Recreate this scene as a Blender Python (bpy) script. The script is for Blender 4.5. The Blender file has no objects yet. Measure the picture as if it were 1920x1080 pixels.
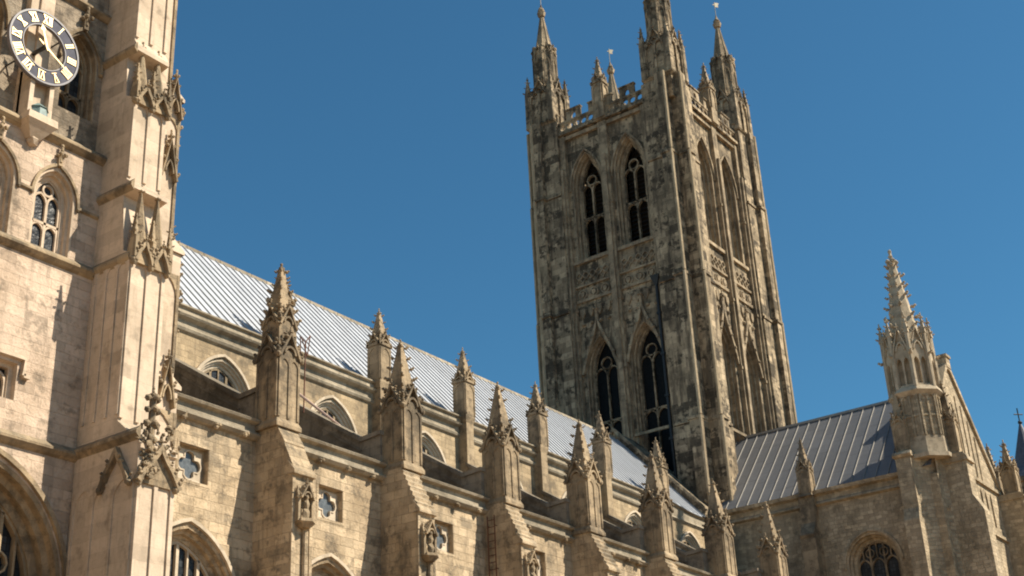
import bpy, math, random
from mathutils import Vector, Matrix
from mathutils.geometry import tessellate_polygon
random.seed(7)
R_ = math.radians
scene = bpy.context.scene
COL = scene.collection

# ------------------------------------------------------------------ camera
cam_d = bpy.data.cameras.new("camera")
cam = bpy.data.objects.new("camera", cam_d)
COL.objects.link(cam)
_R = Vector((0.58787636, -0.80764495, -0.04594587))
_U = Vector((-0.31862035, -0.28337808, 0.90453189))
_F = Vector((0.74356066, 0.51711363, 0.42392339))
m3 = Matrix((_R, _U, -_F)).transposed()
cam.matrix_world = Matrix.Translation((-24.294, -30.859, 1.6)) @ m3.to_4x4()
cam_d.sensor_width = 36.0
cam_d.lens = 2557.4668 / 1920 * 36.0
cam_d.clip_start = 0.3
cam_d.clip_end = 6000
scene.camera = cam

# ------------------------------------------------------------------ light
SUN = Vector((0.56, -1.0, 1.18)).normalized()      # towards the sun
elev = math.asin(SUN.z)
azim = math.atan2(SUN.x, SUN.y)                    # from +Y towards +X
world = bpy.data.worlds.new("World")
scene.world = world
world.use_nodes = True
wn = world.node_tree.nodes
sky = wn.new('ShaderNodeTexSky')
sky.sky_type = 'NISHITA'
sky.sun_disc = False
sky.sun_elevation = elev
sky.sun_rotation = azim
sky.altitude = 300
sky.air_density = 1.0
sky.dust_density = 0.25
sky.ozone_density = 4.0
wn['Background'].inputs['Strength'].default_value = 0.066
tint = wn.new('ShaderNodeMix'); tint.data_type = 'RGBA'; tint.blend_type = 'MULTIPLY'   # the film's cool, clear blue
tint.inputs[0].default_value = 1.0; tint.inputs[7].default_value = (.49, .94, .98, 1)
world.node_tree.links.new(sky.outputs[0], tint.inputs[6])
world.node_tree.links.new(tint.outputs[2], wn['Background'].inputs[0])
sl = bpy.data.lights.new("sun", 'SUN')
sl.energy = 5.0
sl.angle = R_(0.5)
sl.color = (1.0, 0.90, 0.74)
so = bpy.data.objects.new("sun", sl)
COL.objects.link(so)
so.rotation_euler = (-SUN).to_track_quat('-Z', 'Y').to_euler()
so.location = (0, -60, 80)
scene.view_settings.view_transform = 'Standard'
scene.view_settings.look = 'None'
scene.view_settings.exposure = 0.78
scene.view_settings.gamma = 1.0
scene.render.engine = 'CYCLES'
scene.render.film_transparent = False
scene.cycles.filter_width = 2.0

# ------------------------------------------------------------------ materials
class NT:
    def __init__(s, name):
        s.m = bpy.data.materials.new(name)
        s.m.use_nodes = True
        s.t = s.m.node_tree
        s.b = s.t.nodes['Principled BSDF']
    def n(s, typ, **k):
        nd = s.t.nodes.new(typ)
        for a, v in k.items():
            if a in nd.bl_rna.properties.keys(): setattr(nd, a, v)
            else: nd.inputs[a.replace('_', ' ')].default_value = v
        return nd
    def l(s, a, b): s.t.links.new(a, b)
    def mix(s, fac, a, b, mode='MIX'):
        nd = s.t.nodes.new('ShaderNodeMix'); nd.data_type = 'RGBA'; nd.blend_type = mode
        for sock, v in ((nd.inputs[0], fac), (nd.inputs[6], a), (nd.inputs[7], b)):
            if hasattr(v, 'links'): s.l(v, sock)
            elif isinstance(v, (int, float)): sock.default_value = v
            else: sock.default_value = (*v, 1)
        return nd.outputs[2]
    def ramp(s, fac, p0, p1, v0=0.0, v1=1.0):
        nd = s.t.nodes.new('ShaderNodeMapRange'); nd.interpolation_type = 'SMOOTHSTEP'
        s.l(fac, nd.inputs[0])
        for i, v in zip((1, 2, 3, 4), (p0, p1, v0, v1)): nd.inputs[i].default_value = v
        return nd.outputs[0]
    def noise(s, vec, scale, detail=4, rough=.6):
        nd = s.n('ShaderNodeTexNoise'); nd.inputs['Scale'].default_value = scale
        nd.inputs['Detail'].default_value = detail; nd.inputs['Roughness'].default_value = rough
        s.l(vec, nd.inputs['Vector']); return nd.outputs[0]
    def math(s, op, a, b):
        nd = s.t.nodes.new('ShaderNodeMath'); nd.operation = op
        for i, v in enumerate((a, b)):
            if hasattr(v, 'links'): s.l(v, nd.inputs[i])
            else: nd.inputs[i].default_value = v
        return nd.outputs[0]

def stone(name, ca, cb, stain, st0=.5, st1=.72, samt=.6, bw=.62, bh=.3, mort=.012, streak=.5,
          patch=0.0, patchc=(.05, .045, .035), pt=(.47, .57), snap=(1.15, 1.2), bump=.5, blockvar=.35, lichen=.5, rubble=0.0):
    """weathered ashlar: coursed blocks in UV metres, stains and grain in world space"""
    t = NT(name)
    uv = t.n('ShaderNodeUVMap').outputs[0]
    pos = t.n('ShaderNodeNewGeometry')
    P = pos.outputs['Position']
    # wobble the courses a little
    nz = t.n('ShaderNodeTexNoise'); nz.inputs['Scale'].default_value = .9; t.l(P, nz.inputs['Vector'])
    wob = t.n('ShaderNodeVectorMath', operation='MULTIPLY_ADD')
    t.l(nz.outputs['Color'], wob.inputs[0]); wob.inputs[1].default_value = (.12 + rubble*.5, .07 + rubble*.4, 0)
    t.l(uv, wob.inputs[2])
    br = t.n('ShaderNodeTexBrick')
    br.offset = .5; br.squash = .75; br.squash_frequency = 3
    t.l(wob.outputs[0], br.inputs['Vector'])
    br.inputs['Color1'].default_value = (0, 0, 0, 1); br.inputs['Color2'].default_value = (1, 1, 1, 1)
    br.inputs['Mortar'].default_value = (.5, .5, .5, 1)
    br.inputs['Scale'].default_value = 1; br.inputs['Mortar Size'].default_value = mort
    br.inputs['Mortar Smooth'].default_value = .4; br.inputs['Bias'].default_value = 0
    br.inputs['Brick Width'].default_value = bw; br.inputs['Row Height'].default_value = bh
    n1 = t.noise(P, .45, 5, .62)
    n2 = t.noise(P, 2.6, 6, .68)
    n3 = t.noise(P, 14, 4, .7)
    sc = t.n('ShaderNodeVectorMath', operation='MULTIPLY'); t.l(P, sc.inputs[0]); sc.inputs[1].default_value = (1, 1, .13)
    n4 = t.noise(sc.outputs[0], 2.2, 5, .65)
    c = t.mix(t.ramp(n1, .35, .68), ca, cb)
    # per block tone
    g = t.math('MULTIPLY', br.outputs['Color'], 1.0)
    bl = t.ramp(g, 0, 1, 1 - blockvar, 1 + blockvar * .45)
    bc = t.n('ShaderNodeCombineColor')
    for i in range(3): t.l(bl, bc.inputs[i])
    c = t.mix(1.0, c, bc.outputs[0], 'MULTIPLY')
    c = t.mix(t.ramp(g, .90, .93, 0, .5), c, tuple(x*.5 for x in cb))
    # mottling
    c = t.mix(t.ramp(n2, .45, .75, 0, .55), c, tuple(x*.62 for x in cb))
    c = t.mix(t.ramp(n3, .52, .8, 0, .4), c, tuple(x*.45 for x in cb))
    # stains and rain streaks
    c = t.mix(t.ramp(n4, st0, st1, 0, samt*streak), c, stain)
    mixn = t.math('ADD', t.math('MULTIPLY', n1, .55), t.math('MULTIPLY', n2, .45))
    c = t.mix(t.ramp(mixn, st0+.02, st1, 0, samt), c, stain)
    if patch > 0:
        # blocky soot patches: noise sampled per block so edges follow the masonry
        bsn = t.n('ShaderNodeVectorMath', operation='SNAP'); t.l(wob.outputs[0], bsn.inputs[0])
        bsn.inputs[1].default_value = (bw*snap[0], bh*snap[1], 1)
        pn = t.noise(bsn.outputs[0], .55, 3, .7)
        pm = t.math('ADD', t.math('MULTIPLY', pn, .6), t.math('MULTIPLY', n2, .4))
        c = t.mix(t.ramp(pm, pt[0], pt[1], 0, patch), c, patchc)
    # mortar
    c = t.mix(t.math('MULTIPLY', br.outputs['Fac'], .35), c, tuple(x*.6 for x in cb))
    # lichen and dirt on ledges that hold water
    sep = t.n('ShaderNodeSeparateXYZ'); t.l(pos.outputs['Normal'], sep.inputs[0])
    led = t.math('MULTIPLY', t.ramp(sep.outputs[2], .35, .8), t.ramp(n2, .3, .6, .4*lichen, lichen))
    c = t.mix(led, c, (.16, .14, .105))
    t.l(c, t.b.inputs['Base Color'])
    t.b.inputs['Roughness'].default_value = .93
    t.b.inputs['Specular IOR Level'].default_value = .15
    # relief
    h = t.math('ADD', t.math('MULTIPLY', br.outputs['Fac'], -.7), t.math('MULTIPLY', n3, .45))
    h = t.math('ADD', h, t.math('MULTIPLY', n2, .8))
    h = t.math('ADD', h, t.math('MULTIPLY', g, .08))
    bp = t.n('ShaderNodeBump'); bp.inputs['Strength'].default_value = bump; bp.inputs['Distance'].default_value = .08
    t.l(h, bp.inputs['Height']); t.l(bp.outputs[0], t.b.inputs['Normal'])
    return t.m

def plain(name, c, rough=.6, metal=0.0, var=.25, scale=3.0, spec=.4, bump=0.0):
    t = NT(name)
    P = t.n('ShaderNodeNewGeometry').outputs['Position']
    n = t.noise(P, scale, 5, .65)
    t.l(t.mix(t.ramp(n, .3, .7), tuple(x*(1-var) for x in c), tuple(min(1, x*(1+var*.6)) for x in c)), t.b.inputs['Base Color'])
    t.b.inputs['Roughness'].default_value = rough
    t.b.inputs['Metallic'].default_value = metal
    t.b.inputs['Specular IOR Level'].default_value = spec
    if bump:
        bp = t.n('ShaderNodeBump'); bp.inputs['Strength'].default_value = bump; bp.inputs['Distance'].default_value = .03
        t.l(n, bp.inputs['Height']); t.l(bp.outputs[0], t.b.inputs['Normal'])
    return t.m

M = {}
M['tower'] = stone('cream_limestone', (.63, .49, .375), (.49, .37, .27), (.17, .135, .10), st0=.50, st1=.66, samt=.8, bw=.7, bh=.31, blockvar=.12, mort=.005, patch=.55, patchc=(.24, .195, .15), pt=(.545, .60), bump=.8)
M['grey'] = stone('grey_weathered_limestone', (.42, .345, .26), (.31, .25, .185), (.12, .10, .078), st0=.47, st1=.62, samt=.8, bw=.62, bh=.29, blockvar=.2, mort=.008, patch=.5, patchc=(.15, .125, .095), pt=(.52, .60), bump=.9)
M['smooth'] = stone('dressed_limestone', (.64, .51, .385), (.52, .41, .30), (.20, .16, .12), st0=.52, st1=.70, samt=.7, bw=.95, bh=.42, mort=.008, blockvar=.12, bump=.25)
M['nave'] = stone('buff_limestone', (.57, .445, .30), (.42, .315, .20), (.13, .108, .08), st0=.485, st1=.64, samt=.85, bw=.66, bh=.32, blockvar=.22, mort=.009, patch=.6, patchc=(.20, .165, .12), pt=(.54, .60), bump=.9)
M['cler'] = stone('grey_buff_limestone', (.46, .35, .22), (.34, .255, .16), (.14, .115, .083), st0=.47, st1=.65, samt=.8, bw=.5, bh=.24, blockvar=.2, rubble=.25)
M['carve'] = stone('weathered_carved_stone', (.42, .32, .205), (.30, .225, .145), (.10, .082, .06), st0=.46, st1=.62, samt=.85, bw=.8, bh=.4, mort=.006, blockvar=.15, bump=.6)
M['dark'] = stone('sooty_limestone', (.47, .365, .24), (.32, .25, .165), (.085, .068, .05), st0=.47, st1=.62, samt=.6, bw=.8, bh=.42, mort=.014, blockvar=.4, patch=.82, patchc=(.05, .042, .032), pt=(.515, .56), streak=1.3, snap=(2.0, 1.6), lichen=.3)
M['clean_lit'] = stone('clean_lit_edge_stone', (.50, .395, .26), (.40, .31, .20), (.18, .14, .10), st0=.56, st1=.76, samt=.4, bw=.8, bh=.5, mort=.006, blockvar=.15, lichen=.2)  # clean stone, its pale tone standing in for a sunlit edge
M['dtrim'] = stone('sooty_trim_stone', (.45, .35, .23), (.33, .255, .17), (.11, .088, .064), st0=.49, st1=.66, samt=.65, bw=.8, bh=.5, mort=.008, blockvar=.25, patch=.35, streak=1.0, lichen=.2)
M['trans'] = stone('rubble_limestone', (.52, .415, .285), (.41, .325, .215), (.17, .14, .10), st0=.47, st1=.65, samt=.65, bw=.42, bh=.22, blockvar=.28, rubble=.7, bump=.8)
M['pale'] = stone('new_pale_limestone', (.52, .43, .31), (.42, .34, .24), (.19, .155, .11), st0=.49, st1=.67, samt=.7, bw=.8, bh=.4, mort=.006, blockvar=.12, bump=.3)
M['surr'] = stone('window_dressing_stone', (.60, .50, .38), (.50, .41, .30), (.26, .20, .14), st0=.55, st1=.75, samt=.5, bw=.5, bh=.3, mort=.006, blockvar=.15, bump=.25)
M['cope'] = stone('lichened_coping_stone', (.40, .34, .255), (.31, .26, .19), (.14, .12, .09), st0=.46, st1=.66, samt=.7, bw=1.2, bh=.6, mort=.008, blockvar=.25, lichen=.55)

M['flyer'] = stone('dark_flyer_stone', (.30, .25, .19), (.22, .18, .135), (.09, .075, .058), st0=.46, st1=.64, samt=.75, bw=1.0, bh=.35, mort=.01, blockvar=.25)  # darker and greyer than the nave and coping stone
def glass_mat():
    t = NT('old_leaded_glass')
    uv = t.n('ShaderNodeUVMap').outputs[0]
    br = t.n('ShaderNodeTexBrick'); br.offset = 0
    t.l(uv, br.inputs['Vector'])
    br.inputs['Scale'].default_value = 1; br.inputs['Brick Width'].default_value = .17; br.inputs['Row Height'].default_value = .21
    br.inputs['Mortar Size'].default_value = .012
    br.inputs['Color1'].default_value = (.012, .014, .017, 1); br.inputs['Color2'].default_value = (.05, .055, .06, 1)
    br.inputs['Mortar'].default_value = (.01, .01, .01, 1)
    t.l(br.outputs['Color'], t.b.inputs['Base Color'])
    t.b.inputs['Roughness'].default_value = .3
    t.b.inputs['Specular IOR Level'].default_value = .25
    P = t.n('ShaderNodeNewGeometry').outputs['Position']
    n = t.noise(P, 5, 3, .6)
    bp = t.n('ShaderNodeBump'); bp.inputs['Strength'].default_value = .6; bp.inputs['Distance'].default_value = .05
    t.l(n, bp.inputs['Height']); t.l(bp.outputs[0], t.b.inputs['Normal'])
    return t.m
M['glass'] = glass_mat()
M['glass_pale'] = plain('pale_reflection_glass', (.115, .125, .13), .25, 0, .35, 7, .5, .3)  # reflected sky is put into the pale blue-grey base colour
M['void'] = plain('unlit_glazing', (.010, .010, .010), .5, 0, .4, 6, .08)
M['louvre'] = plain('dark_louvre_wood', (.03, .027, .024), .85, 0, .4, 6)

def lead_mat(name, c, rough, axis=None, pitch=.5, off=-.3):
    t = NT(name)
    P = t.n('ShaderNodeNewGeometry').outputs['Position']
    sc = t.n('ShaderNodeVectorMath', operation='MULTIPLY'); t.l(P, sc.inputs[0]); sc.inputs[1].default_value = (1.6, .3, .3)
    n1 = t.noise(sc.outputs[0], 2.2, 5, .6)
    n2 = t.noise(P, 6, 5, .7)
    n0 = t.noise(P, .25, 3, .5)
    col = t.mix(t.ramp(n1, .3, .7), tuple(x*.86 for x in c), c)
    col = t.mix(t.ramp(n2, .55, .8, 0, .35), col, tuple(x*.6 for x in c))
    col = t.mix(t.ramp(n0, .45, .7, 0, .22), col, tuple(x*.75 for x in c))
    if axis is not None:
        sp = t.n('ShaderNodeSeparateXYZ'); t.l(P, sp.inputs[0])
        idx = t.math('FLOOR', t.math('DIVIDE', t.math('SUBTRACT', sp.outputs[axis], off), pitch), 0)
        wn_ = t.n('ShaderNodeTexWhiteNoise', noise_dimensions='1D'); t.l(idx, wn_.inputs['W'])
        lap = t.math('FRACT', t.math('ADD', t.math('MULTIPLY', sp.outputs[2], .62), t.math('MULTIPLY', wn_.outputs[0], 3.7)), 0)
        lapi = t.math('FLOOR', t.math('ADD', t.math('MULTIPLY', sp.outputs[2], .62), t.math('MULTIPLY', wn_.outputs[0], 3.7)), 0)
        w2 = t.n('ShaderNodeTexWhiteNoise', noise_dimensions='2D')
        cv = t.n('ShaderNodeCombineXYZ'); t.l(idx, cv.inputs[0]); t.l(lapi, cv.inputs[1]); t.l(cv.outputs[0], w2.inputs['Vector'])
        col = t.mix(t.ramp(w2.outputs[0], 0, 1, 0, .38), col, tuple(x*.62 for x in c))
        col = t.mix(t.ramp(lap, .0, .05, .55, 0), col, tuple(x*.4 for x in c))
    t.l(col, t.b.inputs['Base Color'])
    t.b.inputs['Roughness'].default_value = rough
    t.b.inputs['Metallic'].default_value = 0.0
    t.b.inputs['Specular IOR Level'].default_value = .45
    bp = t.n('ShaderNodeBump'); bp.inputs['Strength'].default_value = .25; bp.inputs['Distance'].default_value = .04
    t.l(n2, bp.inputs['Height']); t.l(bp.outputs[0], t.b.inputs['Normal'])
    return t.m
M['lead'] = lead_mat('sheet_lead', (.46, .485, .53), .5, 0)
M['seam'] = lead_mat('lead_roll', (.35, .355, .365), .55)
M['lead_dark'] = lead_mat('shade_toned_lead', (.14, .145, .155), .5, 1, .76, -6.7)  # dim grazing light on the transept slope is put into this dark tone
M['seam_pale'] = lead_mat('sunlit_toned_lead_roll', (.29, .27, .24), .55)  # paler than the sheets: sunlit seams painted into the roll colour
M['slate'] = plain('blue_grey_slate', (.10, .105, .13), .6, 0, .35, 5)
M['iron'] = plain('black_iron', (.02, .02, .02), .5, .0, .3, 8)
M['rust'] = plain('rusty_iron', (.12, .045, .025), .8, 0, .4, 8)
M['pipe'] = plain('painted_steel_tube', (.42, .30, .25), .5, 0, .2, 8)
M['gold'] = plain('gilding', (.72, .53, .28), .32, .55, .12, 10, .5)
M['dial'] = plain('grey_dial_metal', (.075, .075, .10), .7, .0, .2, 6, .2)
M['rim'] = plain('dial_rim_metal', (.15, .14, .155), .45, .0, .15, 6)
M['copper'] = plain('green_lead_cap', (.17, .24, .23), .6, 0, .3, 5)
M['ground'] = plain('worn_paving', (.28, .19, .115), .95, 0, .3, .35)
M['vane'] = plain('gilded_vane', (.42, .36, .25), .4, .3, .1, 5)

# ------------------------------------------------------------------ mesh helpers
def _ico():
    p = (1 + 5 ** .5) / 2
    v = [Vector(x).normalized() for x in ((-1, p, 0), (1, p, 0), (-1, -p, 0), (1, -p, 0), (0, -1, p), (0, 1, p), (0, -1, -p), (0, 1, -p), (p, 0, -1), (p, 0, 1), (-p, 0, -1), (-p, 0, 1))]
    f = [(0, 11, 5), (0, 5, 1), (0, 1, 7), (0, 7, 10), (0, 10, 11), (1, 5, 9), (5, 11, 4), (11, 10, 2), (10, 7, 6), (7, 1, 8), (3, 9, 4), (3, 4, 2), (3, 2, 6), (3, 6, 8), (3, 8, 9), (4, 9, 5), (2, 4, 11), (6, 2, 10), (8, 6, 7), (9, 8, 1)]
    return v, f
ICO = _ico()

class Fr:
    """wall frame: A runs along the wall, Z up, N points out; d is depth into the wall"""
    def __init__(s, o, a, n): s.o = Vector(o); s.a = Vector(a); s.n = Vector(n)
    def p(s, a, b, d=0.0): return s.o + s.a*a + Vector((0, 0, b)) - s.n*d
def S(y, x=0): return Fr((x, y, 0), (1, 0, 0), (0, -1, 0))
def N(y, x=0): return Fr((x, y, 0), (-1, 0, 0), (0, 1, 0))
def W(x, y=0): return Fr((x, y, 0), (0, -1, 0), (-1, 0, 0))
def E(x, y=0): return Fr((x, y, 0), (0, 1, 0), (1, 0, 0))
def four(cx, cy, h):
    return [S(cy-h, cx), E(cx+h, cy), N(cy+h, cx), W(cx-h, cy)]

class MB:
    def __init__(s): s.v = []; s.f = []
    def add(s, pts, faces):
        o = len(s.v); s.v += [tuple(p) for p in pts]; s.f += [tuple(i+o for i in f) for f in faces]
    def poly(s, *pts): s.add(pts, [tuple(range(len(pts)))])
    def box(s, x0, x1, y0, y1, z0, z1):
        s.add([(x0, y0, z0), (x1, y0, z0), (x1, y1, z0), (x0, y1, z0), (x0, y0, z1), (x1, y0, z1), (x1, y1, z1), (x0, y1, z1)],
              [(0, 3, 2, 1), (4, 5, 6, 7), (0, 1, 5, 4), (1, 2, 6, 5), (2, 3, 7, 6), (3, 0, 4, 7)])
    def fbox(s, fr, a0, a1, b0, b1, d0, d1):
        s.fprism(fr, [(a0, b0), (a1, b0), (a1, b1), (a0, b1)], d0, d1)
    def fprism(s, fr, poly, d0, d1):
        n = len(poly)
        P = [fr.p(a, b, d0) for a, b in poly] + [fr.p(a, b, d1) for a, b in poly]
        s.add(P, [tuple(range(n)), tuple(range(2*n-1, n-1, -1))] + [(i, i+n, (i+1) % n+n, (i+1) % n) for i in range(n)])
    def extx(s, prof, x0, x1):
        """profile of (y, z) swept along x"""
        n = len(prof)
        s.add([(x0, y, z) for y, z in prof] + [(x1, y, z) for y, z in prof],
              [tuple(range(n-1, -1, -1)), tuple(range(n, 2*n))] + [(i, (i+1) % n, (i+1) % n+n, i+n) for i in range(n)])
    def exty(s, prof, y0, y1):
        n = len(prof)
        s.add([(x, y0, z) for x, z in prof] + [(x, y1, z) for x, z in prof],
              [tuple(range(n)), tuple(range(2*n-1, n-1, -1))] + [(i, i+n, (i+1) % n+n, (i+1) % n) for i in range(n)])
    def frustum(s, cx, cy, z0, z1, r0, r1, n=4, rot=None, cap=True):
        rot = math.pi/n if rot is None else rot
        k = 1/math.cos(math.pi/n)
        P = []
        for z, r in ((z0, r0), (z1, r1)):
            for i in range(n):
                t = rot+2*math.pi*i/n; P.append((cx+r*k*math.cos(t), cy+r*k*math.sin(t), z))
        F = [(i, (i+1) % n, (i+1) % n+n, i+n) for i in range(n)]
        if cap: F += [tuple(range(n-1, -1, -1)), tuple(range(n, 2*n))]
        s.add(P, F)
    def blob(s, c, rx, ry=None, rz=None, jit=.18):
        ry = ry or rx; rz = rz or rx
        c = Vector(c); P = []
        for v in ICO[0]:
            k = 1+random.uniform(-jit, jit); P.append((c.x+v.x*rx*k, c.y+v.y*ry*k, c.z+v.z*rz*k))
        s.add(P, ICO[1])
    def tube(s, p0, p1, r, n=6):
        p0 = Vector(p0); p1 = Vector(p1); d = (p1-p0).normalized()
        u = d.cross(Vector((0, 0, 1)) if abs(d.z) < .9 else Vector((1, 0, 0))).normalized(); w = d.cross(u)
        P = [q+u*r*math.cos(2*math.pi*i/n)+w*r*math.sin(2*math.pi*i/n) for q in (p0, p1) for i in range(n)]
        s.add(P, [(i, (i+1) % n, (i+1) % n+n, i+n) for i in range(n)]+[tuple(range(n-1, -1, -1)), tuple(range(n, 2*n))])
    def wall(s, fr, outer, holes=(), depth=.0, d=0.0):
        loops = [[Vector((a, b, 0)) for a, b in outer]]+[[Vector((a, b, 0)) for a, b in h] for h in holes]
        flat = [v for L in loops for v in L]
        tris = tessellate_polygon(loops)
        out = []
        for t in tris:
            a, b, c = (flat[i] for i in t)
            if (b-a).cross(c-a).z < 0: t = (t[0], t[2], t[1])
            out.append(t)
        s.add([fr.p(v.x, v.y, d) for v in flat], out)
        if depth:
            for h in holes: s.ring(fr, h, d, h, d+depth)
    def ring(s, fr, h0, d0, h1, d1):
        n = len(h0)
        s.add([fr.p(a, b, d0) for a, b in h0]+[fr.p(a, b, d1) for a, b in h1],
              [(i, i+n, (i+1) % n+n, (i+1) % n) for i in range(n)])
    def bar(s, fr, curve, w, d0, d1, closed=False):
        """rectangular-section rib following a 2D curve in the wall frame"""
        n = len(curve); L = []; Rr = []
        for i in range(n):
            if closed: a = curve[i-1]; b = curve[(i+1) % n]
            else: a = curve[max(0, i-1)]; b = curve[min(n-1, i+1)]
            tx, ty = b[0]-a[0], b[1]-a[1]; q = math.hypot(tx, ty) or 1
            nx, ny = -ty/q*w/2, tx/q*w/2
            L.append((curve[i][0]+nx, curve[i][1]+ny)); Rr.append((curve[i][0]-nx, curve[i][1]-ny))
        m = n if closed else n-1
        P = [fr.p(*q, d0) for q in L]+[fr.p(*q, d0) for q in Rr]+[fr.p(*q, d1) for q in L]+[fr.p(*q, d1) for q in Rr]
        F = []
        for i in range(m):
            j = (i+1) % n
            F += [(i, n+i, n+j, j), (i, j, 2*n+j, 2*n+i), (n+i, 3*n+i, 3*n+j, n+j)]
        if not closed: F += [(0, 2*n, 3*n, n), (n-1, 2*n-1, 4*n-1, 3*n-1)]
        s.add(P, F)
    def build(s, name, mat, parent=None, label=None):
        me = bpy.data.meshes.new(name)
        me.from_pydata(s.v, [], s.f)
        me.update()
        uvl = me.uv_layers.new(name='UVMap')
        vs = me.vertices
        buf = [0.0]*(2*len(me.loops))
        for p in me.polygons:
            n = p.normal
            if abs(n.z) > .85:
                for li, vi in zip(p.loop_indices, p.vertices):
                    c = vs[vi].co; buf[2*li] = c.x; buf[2*li+1] = c.y
            else:
                h = math.hypot(n.x, n.y) or 1
                tx, ty = -n.y/h, n.x/h
                for li, vi in zip(p.loop_indices, p.vertices):
                    c = vs[vi].co; buf[2*li] = c.x*tx+c.y*ty; buf[2*li+1] = c.z
        uvl.data.foreach_set('uv', buf)
        me.materials.append(M[mat])
        o = bpy.data.objects.new(name, me)
        COL.objects.link(o)
        if parent is not None: o.parent = parent
        if label: o['label'] = label
        return o

def thing(name, label, cat, group=None):
    o = bpy.data.objects.new(name, None); COL.objects.link(o)
    o['label'] = label; o['category'] = cat
    if group: o['group'] = group
    return o
def dup(o, dx=0, dy=0, dz=0, parent=None):
    """copy of a part with copies of its sub-parts, moved"""
    c = o.copy(); COL.objects.link(c)
    if parent is not None: c.parent = parent
    c.location = (o.location.x+dx, o.location.y+dy, o.location.z+dz)
    for ch in list(o.children):
        k = ch.copy(); COL.objects.link(k); k.parent = c
    return c

# ------------------------------------------------------------------ gothic vocabulary
def arc_half(hw, r, n=8):
    if r >= hw:
        Rr = (hw*hw+r*r)/(2*hw); cxo = -hw+Rr
        tm = math.acos(max(-1, min(1, (Rr-hw)/Rr)))
        return [(cxo-Rr*math.cos(tm*i/n), Rr*math.sin(tm*i/n)) for i in range(n+1)]
    return [(-hw*math.cos(math.pi/2*i/n), r*math.sin(math.pi/2*i/n)) for i in range(n+1)]
def arch_curve(cx, hw, spring, apex, n=8):
    L = arc_half(hw, apex-spring, n)
    return [(cx+u, spring+h) for u, h in L]+[(cx-u, spring+h) for u, h in reversed(L[:-1])]
def arch(cx, hw, sill, spring, apex, n=8):
    return [(cx-hw, sill)]+arch_curve(cx, hw, spring, apex, n)+[(cx+hw, sill)]
def arch_h(u, hw, r):
    u = min(abs(u), hw)
    if r >= hw:
        Rr = (hw*hw+r*r)/(2*hw); return math.sqrt(max(0, Rr*Rr-(u+Rr-hw)**2))
    return r*math.sqrt(max(0, 1-(u/hw)**2))
def ogee_curve(cx, hw, b0, h, n=8):
    """double-curved hood outline from the left springing to the tip and down"""
    L = []
    for i in range(n+1):
        t = i/n; u = hw*(1-t)
        z = h*(.62*math.sin(min(1, t*1.25)*math.pi/2)+.38*max(0, (t-.55)/.45)**1.7)
        L.append((cx-u, b0+z))
    return L+[(2*cx-a, b) for a, b in reversed(L[:-1])]
def circle(cx, cz, r, n=14): return [(cx+r*math.cos(2*math.pi*i/n), cz+r*math.sin(2*math.pi*i/n)) for i in range(n)]
def quatrefoil(cx, cz, r, n=24):
    P = []
    for i in range(n):
        t = 2*math.pi*i/n
        q = r*(.60+.40*abs(math.cos(2*t))**.6)
        P.append((cx+q*math.cos(t), cz+q*math.sin(t)))
    return P
def trefoil_head(cx, hw, z, h):
    return arch_curve(cx, hw, z, z+h, 5)

def crocket(mb, p, d, s):
    if random.random() < .07: return
    s *= random.uniform(.72, 1.12)
    p = Vector(p); d = Vector(d)
    mb.blob(p+d*s*.45+Vector((0, 0, s*.1)), s*.5, None, s*.42)
    mb.blob(p+d*s*.95+Vector((0, 0, s*.42)), s*.34)
def finial(mb, c, s):
    c = Vector(c)
    mb.tube(c-Vector((0, 0, s*1.2)), c+Vector((0, 0, s*1.5)), s*.2, 6)
    for i in range(4):
        t = math.pi/2*i+math.pi/4
        mb.blob(c+Vector((math.cos(t), math.sin(t), 0))*s*.55, s*.36)
    mb.blob(c+Vector((0, 0, s*.75)), s*.34, None, s*.3)
    mb.blob(c+Vector((0, 0, s*1.5)), s*.3, None, s*.42)
def spire(mb, cx, cy, z0, z1, r0, r1, n=4, cro=5, cs=.16, rot=None):
    mb.frustum(cx, cy, z0, z1, r0, r1, n, rot)
    rot = math.pi/n if rot is None else rot
    k = 1/math.cos(math.pi/n)
    for j in range(cro):
        t = (j+.45)/cro; z = z0+(z1-z0)*t; r = (r0+(r1-r0)*t)*k
        for i in range(n):
            a = rot+2*math.pi*i/n
            d = Vector((math.cos(a), math.sin(a), 0))
            crocket(mb, Vector((cx, cy, z))+d*r, d, cs*(1.05-.35*t))
def gablet(mb, fr, c, b0, hw, h, d0=-.08, d1=.1, cro=3, cs=.14, fin=.1, arched=True):
    """small steep gable with a sunk arch, crockets on its slopes and a finial"""
    if arched:
        tri = [(c-hw, b0), (c+hw, b0), (c, b0+h)]
        hole = arch(c, hw*.5, b0+.01, b0+h*.16, b0+h*.46, 4)
        mb.wall(fr, tri, [], 0, d1)
        mb.bar(fr, [(c-hw, b0), (c, b0+h), (c+hw, b0)], hw*.22, d0, d1)
        mb.bar(fr, hole[1:-1], hw*.16, d0+.02, d1)
    else:
        mb.fprism(fr, [(c-hw, b0), (c+hw, b0), (c, b0+h)], d0, d1)
    dm = (d0*.7+d1*.3)
    for sgn in (-1, 1):
        for i in range(cro):
            t = (i+.35)/cro
            p = fr.p(c+sgn*hw*(1-t), b0+h*t, dm)
            crocket(mb, p, (fr.a*sgn*.8+Vector((0, 0, .5))).normalized(), cs)
    if fin: finial(mb, fr.p(c, b0+h+fin*.6, dm), fin)
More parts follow.
